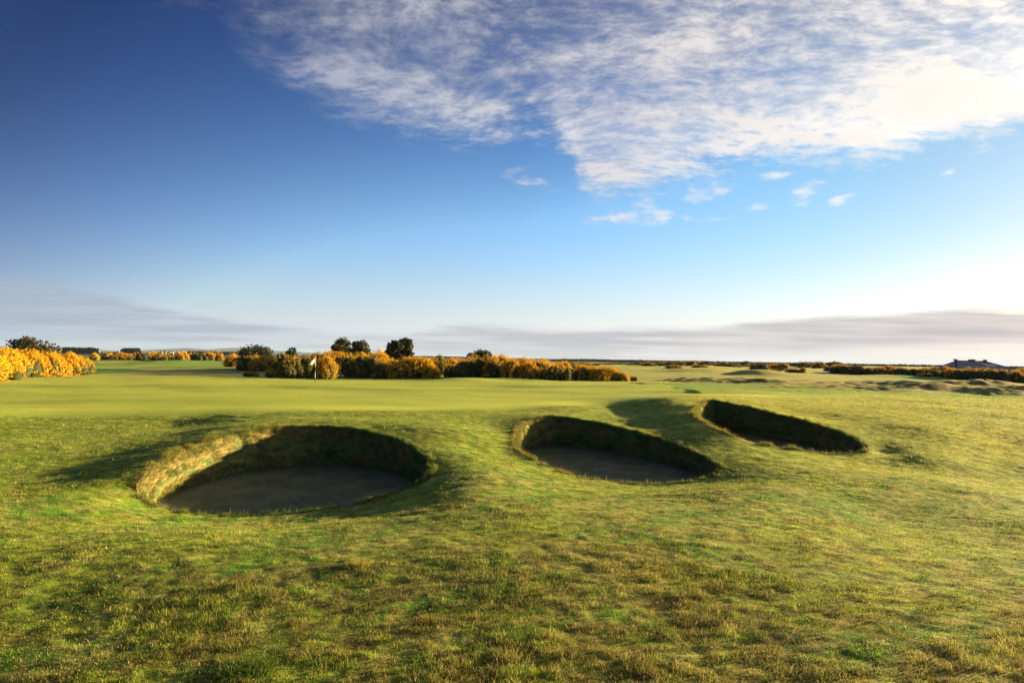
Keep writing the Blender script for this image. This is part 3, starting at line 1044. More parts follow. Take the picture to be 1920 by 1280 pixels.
def make_gorse(seed, bloom, nf=5200, w=3.6, h=2.5, nl=11, size=.13):
    """gorse bush 3.6 m wide: spiny foliage, flower sprays, dark core added to block light"""
    r_ = np.random.default_rng(seed)
    L = lobes_bush(r_, w, h, nl)
    root = thing('gorse_bush', 'gorse bush', 'bush')
    P, d = surf(r_, L, nf, .82, 1.10)
    sh = r_.random(len(P)) < .09
    P[sh] += (d[sh] + [0, 0, .7]) * r_.uniform(.08, .30, (sh.sum(), 1))
    g = fbm(P[:, 0] * 1.5, P[:, 1] * 1.5 + P[:, 2] * 1.3, 3, seed)
    col = lerp(np.broadcast_to([.050, .085, .018], (len(P), 3)), np.array([.11, .15, .028]), sm(g, .35, .65)) * r_.uniform(.6, 1.4, len(P))[:, None]
    v, f, c = cards(r_, P, np.full(len(P), size), col, d, 1.2, tri=True, aspect=.55)
    fo = mesh_np('foliage', v, f, M_GFOL, root, c, smooth=False)
    # flower sprays: elongated tufts pointing out and up
    ns = int(1500 * bloom * nf / 5200)
    if ns:
        P, d = surf(r_, L, ns * 3, .97, 1.07)
        m = fbm(P[:, 0] * 1.7 + 7, P[:, 1] * 1.7 + P[:, 2] * 2.1, 3, seed + 3)
        ok = r_.random(len(P)) < sm(m + .16 * P[:, 2] / h + .22 * (bloom - .8), .44, .60)
        P, d = P[ok][:ns], d[ok][:ns]
        k = 9
        ax = d + np.array([0, 0, .6]) + r_.normal(0, .3, d.shape)
        ax /= np.linalg.norm(ax, axis=1)[:, None]
        t = r_.uniform(-.05, .26, (len(P), k))
        Q = P[:, None] + ax[:, None] * t[..., None] + r_.normal(0, .045, (len(P), k, 3)) * (1.2 - t[..., None] * 2)
        Q = Q.reshape(-1, 3)
        dd = np.repeat(ax, k, 0)
        base = np.repeat(r_.random(len(P)), k)
        col = lerp(np.broadcast_to([.78, .52, .022], (len(Q), 3)), np.array([.72, .37, .012]), base) * r_.uniform(.75, 1.15, len(Q))[:, None]
        v, f, c = cards(r_, Q, np.full(len(Q), size * .50), col, dd, 1.0)
        mesh_np('flowers', v, f, M_GFLO, root, c, smooth=False)
    V, F = lump_core(r_, L, .86)
    mesh_np('light_block_core', V, F, M_CORE, root)  # lumpy dark filling, added so light does not pass through the bush
    return root


def make_tree(seed, w, h, trunk, nleaf, col1, col2, leaf=.16, nl=13, label='', lean=0, gap=.5, name='tree'):
    """round-crowned tree with limbs; w x h metres, crown starting at trunk"""
    r_ = np.random.default_rng(seed)
    root = thing(name, label, 'tree')
    L = []
    for i in range(nl):
        a, rr = r_.uniform(0, 2 * PI), math.sqrt(r_.random()) * .42
        z = trunk + (h - trunk) * r_.uniform(.15, .88) * (1 - .9 * rr * rr)
        rad = r_.uniform(.14, .24) * w
        L.append((math.cos(a) * rr * w, math.sin(a) * rr * w, min(z, h - rad * .8), rad, rad * r_.uniform(.7, 1.0)))
    for i in range(9):
        a, rr = r_.uniform(0, 2 * PI), r_.uniform(0, .42)
        L.append((math.cos(a) * rr * w, math.sin(a) * rr * w, trunk + (h - trunk) * r_.uniform(.02, .40), .19 * w, .2 * w))
    P, d = surf(r_, L, nleaf, .55, 1.12, .5)
    g = fbm(P[:, 0] * 1.2, P[:, 1] * 1.2 + P[:, 2], 3, seed)
    ok = r_.random(len(P)) < .35 + sm(g, .35, .5)
    P, d, g = P[ok], d[ok], g[ok]
    col = lerp(np.broadcast_to(col1, (len(P), 3)), np.array(col2), sm(g, .4, .65)) * r_.uniform(.65, 1.35, len(P))[:, None]
    v, f, c = cards(r_, P, np.full(len(P), leaf), col, d, 1.3)
    mesh_np('crown', v, f, M_LEAF, root, c, smooth=False)
    # trunk and limbs as one tapered mesh
    V, F = [], []

    def limb(p0, p1, r0, r1, n=6):
        p0, p1 = np.array(p0, float), np.array(p1, float)
        ax = p1 - p0
        u = np.cross(ax, [0.3, 0.9, .1])
        u /= np.linalg.norm(u)
        w_ = np.cross(ax, u)
        w_ /= np.linalg.norm(w_)
        o = sum(len(q) for q in V)
        th = np.linspace(0, 2 * PI, 7, endpoint=False)
        for j in range(n):
            t = j / (n - 1)
            c_ = p0 + ax * t + r_.normal(0, r0 * .25, 3) * (0 < j < n - 1)
            V.append(c_ + (r0 + (r1 - r0) * t) * (np.cos(th)[:, None] * u + np.sin(th)[:, None] * w_))
        i = np.arange(7)
        for j in range(n - 1):
            F.append(np.stack([o + j * 7 + i, o + j * 7 + (i + 1) % 7, o + (j + 1) * 7 + (i + 1) % 7, o + (j + 1) * 7 + i], 1))
    tr = w * .035
    top = (lean * .3, 0, trunk + (h - trunk) * .35)
    limb((0, 0, -.3), top, tr, tr * .6)
    for l in L[:9]:
        limb(top if l[2] > top[2] else (0, 0, trunk * .8), l[:3], tr * .5, tr * .12)
    mesh_np('trunk', np.concatenate(V), np.concatenate(F), M_BARK, root)
    return root


PROTO = {'y': [make_gorse(201, 1.0), make_gorse(202, .85), make_gorse(203, 1.15)],        # full bloom
         'm': [make_gorse(211, .52), make_gorse(212, .42)],                                # half in bloom
         'd': [make_gorse(221, .12), make_gorse(222, .22)],                               # mostly green
         'f': [make_gorse(231, .6, 1500, size=.24, nl=8), make_gorse(232, .35, 1500, size=.24, nl=8), make_gorse(233, .15, 1500, size=.24, nl=8)]}   # far off
USED = set()
EXT = {}
prng = random.Random(4)


def place(proto, u, vb, d, wpx, hpx, label, group=None, w0=3.6, h0=2.5, cat='bush', rz=None):
    """stand a copy with its foot at photo pixel (u, vb), d metres off, wpx x hpx photo pixels large"""
    p = at(u, vb, d)
    z = float(height(np.array([p[0]]), np.array([p[1]]), False)[0])
    vb_z = z
    top = at(u, vb - hpx, d)[2]
    ms = [c_.data for c_ in proto.children if c_.name.split('.')[0] in ('foliage', 'crown')][0]
    if ms.name not in EXT:
        co = np.empty(len(ms.vertices) * 3, np.float32)
        ms.vertices.foreach_get('co', co)
        co = co.reshape(-1, 3)
        EXT[ms.name] = (float(np.percentile(np.abs(co[:, :2]), 98) * 2), float(np.percentile(co[:, 2], 99.3)))
    w0, h0 = EXT[ms.name]
    sx = wpx * d / FPX / w0
    sz = max(.25, (top - vb_z) / h0)
    if proto.name in USED:
        o = copy_tree(proto)
    else:
        o = proto
        USED.add(proto.name)
    o.location = (p[0], p[1], vb_z - .05)
    o.rotation_euler = (0, 0, prng.uniform(0, 6.28) if rz is None else rz)
    o.scale = (sx * prng.uniform(.92, 1.08), sx * prng.uniform(.8, 1.15), sz)
    o['label'], o['category'] = label, cat
    if group:
        o['group'] = group
    elif 'group' in o:
        del o['group']
    return o


ONES = ['', 'first', 'second', 'third', 'fourth', 'fifth', 'sixth', 'seventh', 'eighth', 'ninth', 'tenth', 'eleventh', 'twelfth', 'thirteenth', 'fourteenth', 'fifteenth', 'sixteenth', 'seventeenth', 'eighteenth', 'nineteenth']
TENS = {20: 'twent', 30: 'thirt', 40: 'fort', 50: 'fift', 60: 'sixt'}


def nth(i):
    if i < 20:
        return ONES[i]
    t, o = i // 10 * 10, i % 10
    return TENS[t] + ('ieth' if o == 0 else 'y-' + ONES[o])


def gorse(kind, u, vb, d, wpx, hpx, label, group=None):
    return place(prng.choice(PROTO[kind]), u, vb, d, wpx, hpx, label, group)


# left bank of gorse in full flower
G1 = 'flowering gorse bushes along the left edge'
for a in [
        ('y', -40, 712, 44, 150, 60, 'bright yellow gorse bush cut off by the left picture edge, nearest of the left bank'),
        ('y', 8, 706, 47, 62, 26, 'low yellow gorse mound spilling onto the grass at the very left edge'),
        ('y', 22, 694, 54, 84, 40, 'tall bright yellow gorse bush at the left edge below the round dark tree'),
        ('y', 66, 690, 58, 70, 31, 'bright yellow gorse bush second from the left edge in the left bank'),
        ('y', 100, 691, 60, 62, 31, 'yellow gorse bush with a green foot in the middle of the left bank'),
        ('y', 138, 690, 64, 56, 29, 'rounded yellow gorse bush, last full-sized one of the left bank'),
        ('m', 164, 687, 70, 26, 12, 'small thin gorse bush trailing off the right end of the left bank'),
        ('y', 45, 682, 76, 80, 27, 'yellow gorse bush behind the left bank, under the round dark tree'),
        ('y', 90, 680, 80, 70, 19, 'yellow gorse bush at the back of the left bank'),
        ('y', 130, 678, 88, 60, 15, 'yellow gorse bush peeping over the right half of the left bank'),
        ('y', -10, 690, 62, 80, 36, 'yellow gorse bush at the left edge behind the nearest one')]:
    gorse(*a, G1)
# row beyond the left fairway
G2 = 'distant gorse row across the left fairway'
far_u = [178, 196, 214, 232, 250, 266, 284, 302, 322, 340, 358, 376, 394, 410]
for i, u in enumerate(far_u):
    gorse('f' if i % 3 else 'y', u, 672 + (i % 4 == 1) * 1.5, 150 + (i * 37 % 25), 27 + i * 5 % 9, 11 + i * 3 % 4, nth(i + 1) + ' small distant gorse bush from the left in the row across the left fairway', G2)

# central mass
G3 = 'gorse bushes in the central thicket behind the green'
for a in [
        ('y', 436, 683, 100, 42, 20, 'yellow gorse bush at the left end of the central thicket'),
        ('d', 462, 690, 84, 52, 26, 'dark green gorse bush at the foot of the domed dark bush'),
        ('y', 500, 690, 82, 64, 24, 'wide yellow gorse bush right of the domed dark bush'),
        ('y', 478, 688, 88, 44, 22, 'yellow gorse bush directly below the domed dark bush'),
        ('m', 472, 709, 60, 30, 13, 'tiny lone gorse bush on the grass left of the flag'),
        ('m', 516, 708, 60, 30, 17, 'small gorse clump at the front left of the thicket beside the lone tiny one'),
        ('d', 548, 709, 61, 52, 36, 'olive gorse bush with few flowers left of the flag'),
        ('d', 574, 708, 62, 44, 44, 'shaded dark gorse bush immediately behind the flagstick'),
        ('y', 605, 711, 58, 52, 46, 'round gorse bush in brilliant orange-yellow bloom just right of the flag'),
        ('y', 588, 690, 78, 60, 30, 'yellow gorse bush behind the flag, showing above the round one'),
        ('y', 630, 690, 78, 60, 31, 'yellow-topped gorse bush below the left part of the dark tree clump'),
        ('m', 660, 704, 68, 62, 42, 'dark gorse bush right of the round flowering one'),
        ('y', 668, 688, 82, 50, 28, 'yellow-topped gorse bush under the middle of the dark tree clump'),
        ('d', 692, 706, 66, 74, 46, 'large domed dark gorse bush in the middle of the thicket'),
        ('y', 710, 688, 80, 44, 33, 'orange gorse bush between the tree clump and the single tall tree'),
        ('m', 728, 707, 65, 56, 34, 'half-flowered gorse bush in front of the single tall tree'),
        ('y', 762, 708, 64, 66, 37, 'bright orange gorse bush below the right side of the single tall tree'),
        ('y', 790, 708, 64, 56, 38, 'orange gorse bush right of the single tall tree, sunlit on its right'),
        ('y', 806, 709, 62, 34, 28, 'small sunlit orange gorse bush bulging at the middle of the thicket foot'),
        ('m', 824, 703, 74, 46, 30, 'paler gorse bush standing back in the gap of the thicket'),
        ('d', 846, 706, 68, 40, 26, 'low dull gorse bush in the gap of the thicket'),
        ('y', 848, 688, 84, 50, 18, 'yellow gorse bush at the back behind the gap of the thicket'),
        ('d', 878, 707, 66, 54, 36, 'dark gorse bush below the light green tree'),
        ('d', 908, 706, 66, 60, 38, 'dark gorse bush with an orange crown right below the light green tree'),
        ('m', 936, 708, 64, 60, 40, 'tall gorse bush with orange crown right of the light green tree'),
        ('y', 958, 710, 62, 48, 38, 'bright orange gorse bush right of centre in the thicket'),
        ('y', 984, 712, 60, 52, 36, 'sunlit orange gorse bush in the front of the right half of the thicket'),
        ('m', 1008, 709, 64, 54, 36, 'gorse bush with a yellow peak in the right half of the thicket'),
        ('y', 1020, 700, 72, 54, 26, 'bright yellow gorse bush on the skyline of the right half of the thicket'),
        ('m', 1038, 712, 60, 50, 30, 'mid-height gorse bush where the thicket starts to drop to the right'),
        ('d', 1064, 710, 64, 46, 24, 'low dark gorse bush in the dip near the right end of the thicket'),
        ('m', 1092, 713, 60, 50, 30, 'rounded gorse bush with dark foot near the right end of the thicket'),
        ('y', 1118, 714, 59, 46, 26, 'orange flecked gorse bush third from the right end of the thicket'),
        ('y', 1142, 714, 59, 46, 26, 'orange gorse bush second from the right end of the thicket'),
        ('y', 1162, 716, 57, 34, 20, 'small bright orange gorse bush ending the thicket on the right'),
        ('m', 1190, 715, 58, 16, 7, 'tiny gorse tuft alone on the grass past the right end of the thicket')]:
    gorse(*a, G3)
for i, (u, vb, d, w, h, k) in enumerate(sorted([(540, 700, 72, 60, 36, 'd'), (610, 702, 70, 60, 36, 'd'), (640, 700, 74, 60, 36, 'd'), (750, 696, 76, 60, 22, 'm'), (780, 694, 78, 60, 24, 'm'), (900, 694, 78, 60, 26, 'm'), (940, 694, 78, 60, 28, 'y'),
                                         (975, 694, 78, 60, 24, 'y'), (1050, 696, 80, 50, 18, 'y'), (1080, 697, 82, 50, 16, 'm'), (820, 690, 84, 50, 20, 'y'), (870, 690, 86, 50, 18, 'm'), (1000, 692, 88, 60, 18, 'm'), (1110, 702, 72, 40, 18, 'm')])):
    gorse(k, u, vb, d, w, h, nth(i + 1) + ' gorse bush from the left among those half hidden behind the central thicket', G3)

# thin dark line far off, right of centre
G4 = 'far gorse line right of the centre'
frng = random.Random(8)
for i in range(60):
    u = 1070 + i * 8.4 + frng.uniform(-3, 3)
    d = frng.uniform(170, 260)
    hh = 9 + 2.5 * math.sin(u * .021) + frng.uniform(-2, 2)
    gorse('f', u, 690 + .3 * math.sin(u), d, frng.uniform(22, 36), hh + 1.5, nth(i + 1) + ' small dark bush from the left in the far gorse line right of centre', G4)
for a in [
        ('m', 1262, 693, 128, 40, 10, 'rust-coloured gorse hummock in the far line, left of its gap'),
        ('m', 1310, 692, 135, 36, 9, 'rust-coloured gorse hummock just left of the gap in the far line'),
        ('d', 1425, 692, 120, 46, 12, 'larger rust-green gorse bush in the far line before the pale mounds'),
        ('m', 1460, 691, 126, 40, 11, 'yellow-flecked gorse bush in the far line left of the two lone round ones'),
        ('m', 1452, 700, 98, 22, 6, 'flat little gorse bush alone on the fairway left of the round one'),
        ('d', 1487, 701, 97, 26, 11, 'dark half of the pair of small gorse bushes standing on the fairway'),
        ('m', 1504, 701, 97, 18, 13, 'tiny round gorse bush alone on the fairway near the pale path')]:
    gorse(*a)
# the right-hand bank
G5 = 'rusty gorse bushes of the right-hand bank'
names = ['dark green gorse bush at the left end of the right-hand bank beside the pale path', 'second gorse bush from the left end of the right-hand bank', 'gorse bush with an orange slope in the left part of the right-hand bank',
         'low gorse bush between two taller ones in the left part of the right-hand bank', 'gorse bush left of the middle of the right-hand bank', 'dark gorse bush in the middle of the right-hand bank', 'gorse bush with a small yellow one at its foot in the right-hand bank',
         'gorse bush just left of the slate roof in the right-hand bank', 'gorse bush below the left slope of the slate roof', 'broad dark gorse bush below the middle of the slate roof', 'gorse bush below the right end of the slate roof', 'gorse bush at the right edge of the picture']
spec = [(1578, 703, 100, 44, 20), (1606, 704, 98, 46, 21), (1634, 705, 96, 44, 18), (1660, 706, 94, 44, 18), (1690, 707, 92, 46, 19), (1722, 709, 90, 48, 20), (1752, 711, 87, 46, 20), (1782, 713, 84, 50, 23), (1812, 714, 82, 50, 24), (1846, 715, 80, 56, 25), (1880, 716, 79, 54, 25), (1914, 716, 79, 50, 22)]
for i, (nm, s) in enumerate(zip(names, spec)):
    gorse('d' if i in (0, 1, 5, 9) else ('m' if i % 2 else 'd'), *s, nm, G5)
gorse('m', 1738, 712, 84, 18, 6, 'small yellow-green gorse tuft at the foot of the right-hand bank', G5)
for i in range(22):
    u = 1560 + i * 18
    gorse(frng.choice('mmd') if i % 2 else 'd', u, 702 + i * .35, 118 - i, 36, 17 + 3 * math.sin(i * 1.3), nth(i + 1) + ' gorse bush from the left in the back row of the right-hand bank', G5)

# dark bushes and trees
T = make_tree(301, 6.2, 4.2, .2, 14000, (.045, .050, .020), (.11, .085, .030), .20, 16, name='round_tree')
o = place(T, 50, 690, 92, 84, 55, 'round dark brown-green tree standing above the left bank of gorse', w0=6.2, h0=4.2, cat='tree')
T = make_tree(302, 5.0, 2.8, .05, 14000, (.034, .048, .018), (.070, .072, .024), .15, 16, name='domed_bush')
place(T, 480, 688, 90, 72, 39, 'dark domed bush at the left end of the central thicket', w0=4.6, h0=2.8, cat='bush')
T = make_tree(303, 2.6, 3.2, .1, 6000, (.028, .060, .022), (.05, .09, .030), .14, 11, name='upright_bush')
place(T, 541, 695, 76, 36, 42, 'dark blue-green upright bush left of the flag', w0=2.6, h0=3.2, cat='bush')
T = make_tree(304, 4.4, 4.6, .2, 15000, (.040, .055, .020), (.110, .115, .034), .17, 14)
place(T, 642, 696, 86, 74, 59, 'dark tree forming the left half of the tree clump above the thicket', 'trees of the clump above the thicket', w0=4.4, h0=4.6, cat='tree')
T2 = copy_tree(T)
USED.discard(T2.name)
T2.name = 'tree'
place(T2, 680, 696, 87, 54, 55, 'dark tree forming the right half of the tree clump above the thicket', 'trees of the clump above the thicket', w0=4.4, h0=4.6, cat='tree', rz=2.2)
T = make_tree(306, 3.4, 4.8, .3, 9000, (.040, .055, .020), (.110, .115, .034), .17, 10)
place(T, 663, 690, 90, 50, 50, 'small tree between the two halves of the tree clump above the thicket', 'trees of the clump above the thicket', w0=3.4, h0=4.8, cat='tree')
T = make_tree(307, 3.0, 4.8, .2, 14000, (.040, .055, .022), (.105, .115, .038), .17, 13)
place(T, 750, 696, 84, 46, 61, 'single tall narrow dark tree right of the tree clump', w0=3.0, h0=4.8, cat='tree')
T = make_tree(308, 2.4, 3.0, .6, 3500, (.030, .045, .020), (.060, .070, .028), .16, 9, name='shrub')
place(T, 731, 690, 86, 26, 35, 'small ragged shrub leaning against the left of the single tall tree', w0=2.4, h0=3.0, cat='shrub')
T = make_tree(309, 4.2, 3.6, 1.0, 5500, (.030, .070, .018), (.075, .110, .030), .20, 11, lean=.6, name='wind_bent_tree')
place(T, 902, 690, 82, 50, 33, 'light green wind-bent tree rising above the centre of the thicket', w0=4.2, h0=3.6, cat='tree')
T = make_tree(310, 3.0, 2.0, .1, 4000, (.026, .055, .016), (.050, .080, .020), .15, 9, name='green_bush')
place(T, 829, 700, 78, 30, 33, 'green leafy bush without flowers in the gap of the thicket', w0=3.0, h0=2.0, cat='bush')
T = make_tree(311, 5.0, 2.6, .1, 3000, (.030, .040, .022), (.060, .075, .040), .3, 10, name='far_bush')
place(T, 1400, 690, 210, 22, 13, 'dark green rounded bush on the skyline right of centre', w0=5.0, h0=2.6, cat='bush')


# ------------------------------------------------------------------ far land: woods, hills, houses
M_WOOD = attr_mat('far_wood', rough=.9, vary=.2, vscale=.2)


def wood(name, u0, u1, vb, hpx, d, label, seed, n=2200, col=(.030, .045, .026)):
    """a far-off wood that reads as one mass"""
    r_ = np.random.default_rng(seed)
    a, b = at(u0, vb, d), at(u1, vb, d)
    H = hpx * d / FPX
    t = r_.random(n)
    x = a[0] + (b[0] - a[0]) * t
    y = d + r_.uniform(-.15, .15, n) * abs(b[0] - a[0])
    top = H * (.72 + .4 * fbm(t * 14, t * 0, 3, seed)) * np.minimum(1, np.minimum(t, 1 - t) * 12 + .45)
    z = -1.0 + top * np.sqrt(r_.random(n)) + (EYE + 1.0) * 0
    P = np.stack([x, y, z + .4], 1)
    c = np.array(col)[None] * r_.uniform(.6, 1.5, n)[:, None]
    v, f, c = cards(r_, P, np.full(n, H * .30), c, np.tile([0, -1, .4], (n, 1)), .9)
    o = mesh_np(name, v, f, M_WOOD, None, c, smooth=False)
    tag(o, label, 'wood', kind='stuff')
    return o


wood('far_wood', 122, 180, 664, 11, 560, 'dark distant wood behind the left bank of gorse', 401)
wood('far_wood', 228, 261, 665, 11, 620, 'short dark distant wood above the left fairway', 402, 1400)
wood('far_wood', 350, 455, 664, 6, 900, 'long low distant wood left of the domed bush', 403)
wood('far_wood', 1035, 1600, 685, 6, 520, 'long low dark belt of far scrub on the skyline right of centre', 405, 5000, (.050, .048, .020))
wood('far_wood', 1560, 2050, 690, 7, 420, 'low dark belt of far scrub on the skyline above the right-hand bank', 406, 4000, (.050, .048, .020))
wood('far_wood', 770, 880, 669, 3, 1500, 'thin dark line of woodland right of the single tall tree', 404)


def hills(name, prof, d, depth):
    """ridge through photo pixels (u, v) at distance d, with real depth"""
    us = np.linspace(prof[0][0], prof[-1][0], 260)
    vs = np.interp(us, [p[0] for p in prof], [p[1] for p in prof]) + (fbm(us * .03, us * 0, 4, 77) - .5) * 1.6
    top = np.array([at(u, v, d) for u, v in zip(us, vs)])
    V = []
    for f, k in ((-1, 0), (-.66, .22), (-.33, .62), (0, 1), (.5, .55), (1, 0)):
        q = top.copy()
        q[:, 1] += f * depth
        q[:, 0] *= q[:, 1] / top[:, 1] if False else 1
        q[:, 2] = -3 + (np.maximum(top[:, 2] + 3, 0)) * k * (1 + .12 * (fbm(us * .05, us * 0 + f * 3, 3, 5) - .5) * (k < 1))
        V.append(q)
    V = np.concatenate(V)
    n = 260
    i = np.arange(n - 1)
    F = np.concatenate([np.stack([j * n + i, j * n + i + 1, (j + 1) * n + i + 1, (j + 1) * n + i], 1) for j in range(5)])
    o = mesh_np(name, V, F, M_HILL)
    tag(o, kind='structure')


M_HILL = flat_mat('hill_cover', (.07, .09, .05), (.10, .10, .06), .004)
hills('hills', [(-500, 668), (-200, 655), (60, 648), (85, 648), (130, 657), (190, 661), (290, 660), (330, 656), (352, 652), (380, 655), (410, 656), (440, 652), (455, 652), (500, 657), (560, 659), (610, 664), (680, 668)], 6500, 1500)
hills('hills', [(760, 672), (820, 671), (930, 674), (1020, 673), (1050, 672.5), (1085, 675), (1180, 678), (1260, 679), (1300, 681), (1400, 683)], 7200, 1500)


def box(V, F, x0, x1, y0, y1, z0, z1):
    o = len(V)
    V += [(x0, y0, z0), (x1, y0, z0), (x1, y1, z0), (x0, y1, z0), (x0, y0, z1), (x1, y0, z1), (x1, y1, z1), (x0, y1, z1)]
    F += [(o, o + 3, o + 2, o + 1), (o + 4, o + 5, o + 6, o + 7), (o, o + 1, o + 5, o + 4), (o + 1, o + 2, o + 6, o + 5), (o + 2, o + 3, o + 7, o + 6), (o + 3, o, o + 4, o + 7)]


M_WHITE = flat_mat('white_render', (.75, .73, .68), (.68, .66, .60), .5)
M_FARROOF = flat_mat('far_roof', (.10, .09, .09), (.07, .065, .065), .5)
for i, (u, wpx, hpx, lab) in enumerate([(302, 5, 4, 'tiny white distant house, leftmost of the far white group'), (309, 5, 5, 'tiny white distant house, tallest in the middle of the far white group'), (317, 5, 3.4, 'tiny white distant house low in the middle of the far white group'),
                                        (323, 4, 3.6, 'tiny white distant house at the right of the far white group'), (333, 4, 3, 'tiny pale distant house standing apart right of the white group'), (222, 4, 3, 'tiny pale distant house between the two far woods'), (184, 4, 2.5, 'tiny pale distant house at the right end of the left far wood')]):
    d = 1400
    p = at(u, 664, d)
    w, h = wpx * d / FPX, hpx * d / FPX + 1
    ob = thing('distant_house', lab, 'house', (p[0], d, -.6), R(prng.uniform(-25, 25)), 'tiny houses on the left horizon')
    V, F = [], []
    box(V, F, -w / 2, w / 2, -w / 3, w / 3, 0, h * .75)
    mesh_np('wall', np.array(V), np.array(F), M_WHITE, ob, smooth=False)
    V = np.array([(-w / 2 - .3, -w / 3 - .3, h * .752), (w / 2 + .3, -w / 3 - .3, h * .752), (w / 2 + .3, w / 3 + .3, h * .752), (-w / 2 - .3, w / 3 + .3, h * .752), (-w / 2, 0, h), (w / 2, 0, h)])
    mesh_np('roof', V, [np.array([(0, 1, 5, 4), (2, 3, 4, 5), (0, 3, 2, 1)]), np.array([(0, 4, 3), (1, 2, 5)])], M_FARROOF, ob, smooth=False)


# ------------------------------------------------------------------ clubhouse behind the right-hand bank
M_SLATE = flat_mat('slate', (.27, .29, .33), (.21, .23, .27), 3, rough=.75, spec=.3)
M_RIDGE = flat_mat('ridge_tile', (.13, .085, .085), (.09, .06, .06), 2)
M_GLASS = flat_mat('skylight_glass', (.42, .47, .52), (.36, .42, .48), 1, rough=.08, spec=.8)
M_WALL = flat_mat('clubhouse_wall', (.30, .26, .22), (.24, .21, .18), 1.5)
M_FRAME = flat_mat('skylight_frame', (.55, .55, .55), (.5, .5, .5), 1)


def clubhouse():
    d = 150.0
    zr = at(1860, 677, d)[2]                 # ridge height
    c = at(1862, 690, d)
    k = d / FPX
    ob = thing('clubhouse', 'low clubhouse with hipped slate roof and skylights behind the right-hand gorse', 'building', (c[0], d, -.5))
    z0 = -.5
    ze = at(1860, 694, d)[2] - z0 - .6       # eaves
    zr = zr - z0
    def X(u):
        return (u - 1862) * k
    V, F = [], []
    box(V, F, X(1800), X(1925), .5, 9.5, -.5, ze)
    mesh_np('wall', np.array(V), np.array(F), M_WALL, ob, smooth=False)

    def hip(name, xa, xb, xc, xd, y0, y1, zt):
        """eaves xa..xd, ridge xb..xc"""
        ym = (y0 + y1) / 2
        V = np.array([(xa, y0, ze), (xd, y0, ze), (xd, y1, ze), (xa, y1, ze), (xb, ym, zt), (xc, ym, zt)])
        r = mesh_np(name, V, [np.array([(0, 1, 5, 4), (2, 3, 4, 5), (0, 3, 2, 1)]), np.array([(1, 2, 5), (3, 0, 4)])], M_SLATE, ob, smooth=False)
        # ridge and hip tiles
        V2, F2 = [], []
        def bar(p, q, r_=.16):
            p, q = np.array(p, float), np.array(q, float)
            a = q - p
            u_ = np.cross(a, [0, 0, 1.]); u_ /= np.linalg.norm(u_)
            w_ = np.cross(a, u_); w_ /= np.linalg.norm(w_)
            o = len(V2)
            for e in (p, q):
                for s, t in ((-1, -1), (1, -1), (1, 1), (-1, 1)):
                    V2.append(tuple(e + u_ * s * r_ + w_ * t * r_ * .7))
            F2.extend([(o, o + 1, o + 2, o + 3), (o + 7, o + 6, o + 5, o + 4)] + [(o + i, o + 4 + i, o + 4 + (i + 1) % 4, o + (i + 1) % 4) for i in range(4)])
        bar(V[4], V[5])
        bar(V[0], V[4]); bar(V[1], V[5])
        # little finial blocks where hips meet the ridge
        for e in (V[4], V[5]):
            box(V2, F2, e[0] - .3, e[0] + .3, e[1] - .3, e[1] + .3, e[2] + .05, e[2] + .42)
        mesh_np('ridge_tiles', np.array(V2), np.array(F2), M_RIDGE, r, smooth=False)
        return r, V
    r1, V1 = hip('roof', X(1790), X(1819), X(1854), X(1880), -1.0, 11, zr)
    r2, Vb = hip('roof', X(1840), X(1857), X(1886), X(1935), .6, 12.6, zr - .02)
    # a row of skylights on the front slope of the right-hand roof
    y0, ym = .6, 6.6
    for u in (1871, 1877, 1884, 1890):
        for row, (f0, f1) in enumerate(((.52, .74),)):
            x0, x1 = X(u - 2), X(u + 2)
            P = []
            for (x, f) in ((x0, f0), (x1, f0), (x1, f1), (x0, f1)):
                P.append((x - (1 - f) * .6 * 0, y0 + (ym - y0) * f - .10, ze + (zr - ze) * f + .10))
            P = np.array(P)
            V3 = np.concatenate([P, P + np.array([0, .16, -.16])])
            F3 = np.array([(0, 1, 2, 3), (4, 7, 6, 5), (0, 4, 5, 1), (1, 5, 6, 2), (2, 6, 7, 3), (3, 7, 4, 0)])
            sk = mesh_np('skylight', V3, F3, M_FRAME, r2, smooth=False)
    V, F = [], []
    for u in (1871, 1877, 1884, 1890):
        f0, f1 = .54, .72
        x0, x1 = X(u - 1.7), X(u + 1.7)
        o = len(V)
        for (x, f) in ((x0, f0), (x1, f0), (x1, f1), (x0, f1)):
            V.append((x, y0 + (ym - y0) * f - .115, ze + (zr - ze) * f + .115))
        F.append((o, o + 1, o + 2, o + 3))
    mesh_np('skylight_panes', np.array(V), np.array(F), M_GLASS, r2, smooth=False)


clubhouse()


# ------------------------------------------------------------------ flagstick, stake, path, tufts
M_POLEW = flat_mat('white_paint', (.80, .80, .78), (.74, .74, .72), 5, rough=.4)
M_POLED = flat_mat('black_paint', (.03, .03, .03), (.02, .02, .02), 5, rough=.4)
M_FLAG = flat_mat('flag_cloth', (.85, .84, .82), (.80, .79, .77), 5, trans=.4)
M_STAKE = flat_mat('weathered_wood', (.34, .25, .15), (.24, .17, .10), 30)


def tube(P, rad, n=10):
    V, F = [], []
    th = np.linspace(0, 2 * PI, n, endpoint=False)
    for (x, y, z), r_ in zip(P, rad):
        V.append(np.stack([x + r_ * np.cos(th), y + r_ * np.sin(th), np.full(n, z)], 1))
    i = np.arange(n)
    for j in range(len(P) - 1):
        F.append(np.stack([j * n + i, j * n + (i + 1) % n, (j + 1) * n + (i + 1) % n, (j + 1) * n + i], 1))
    return np.concatenate(V), np.concatenate(F)


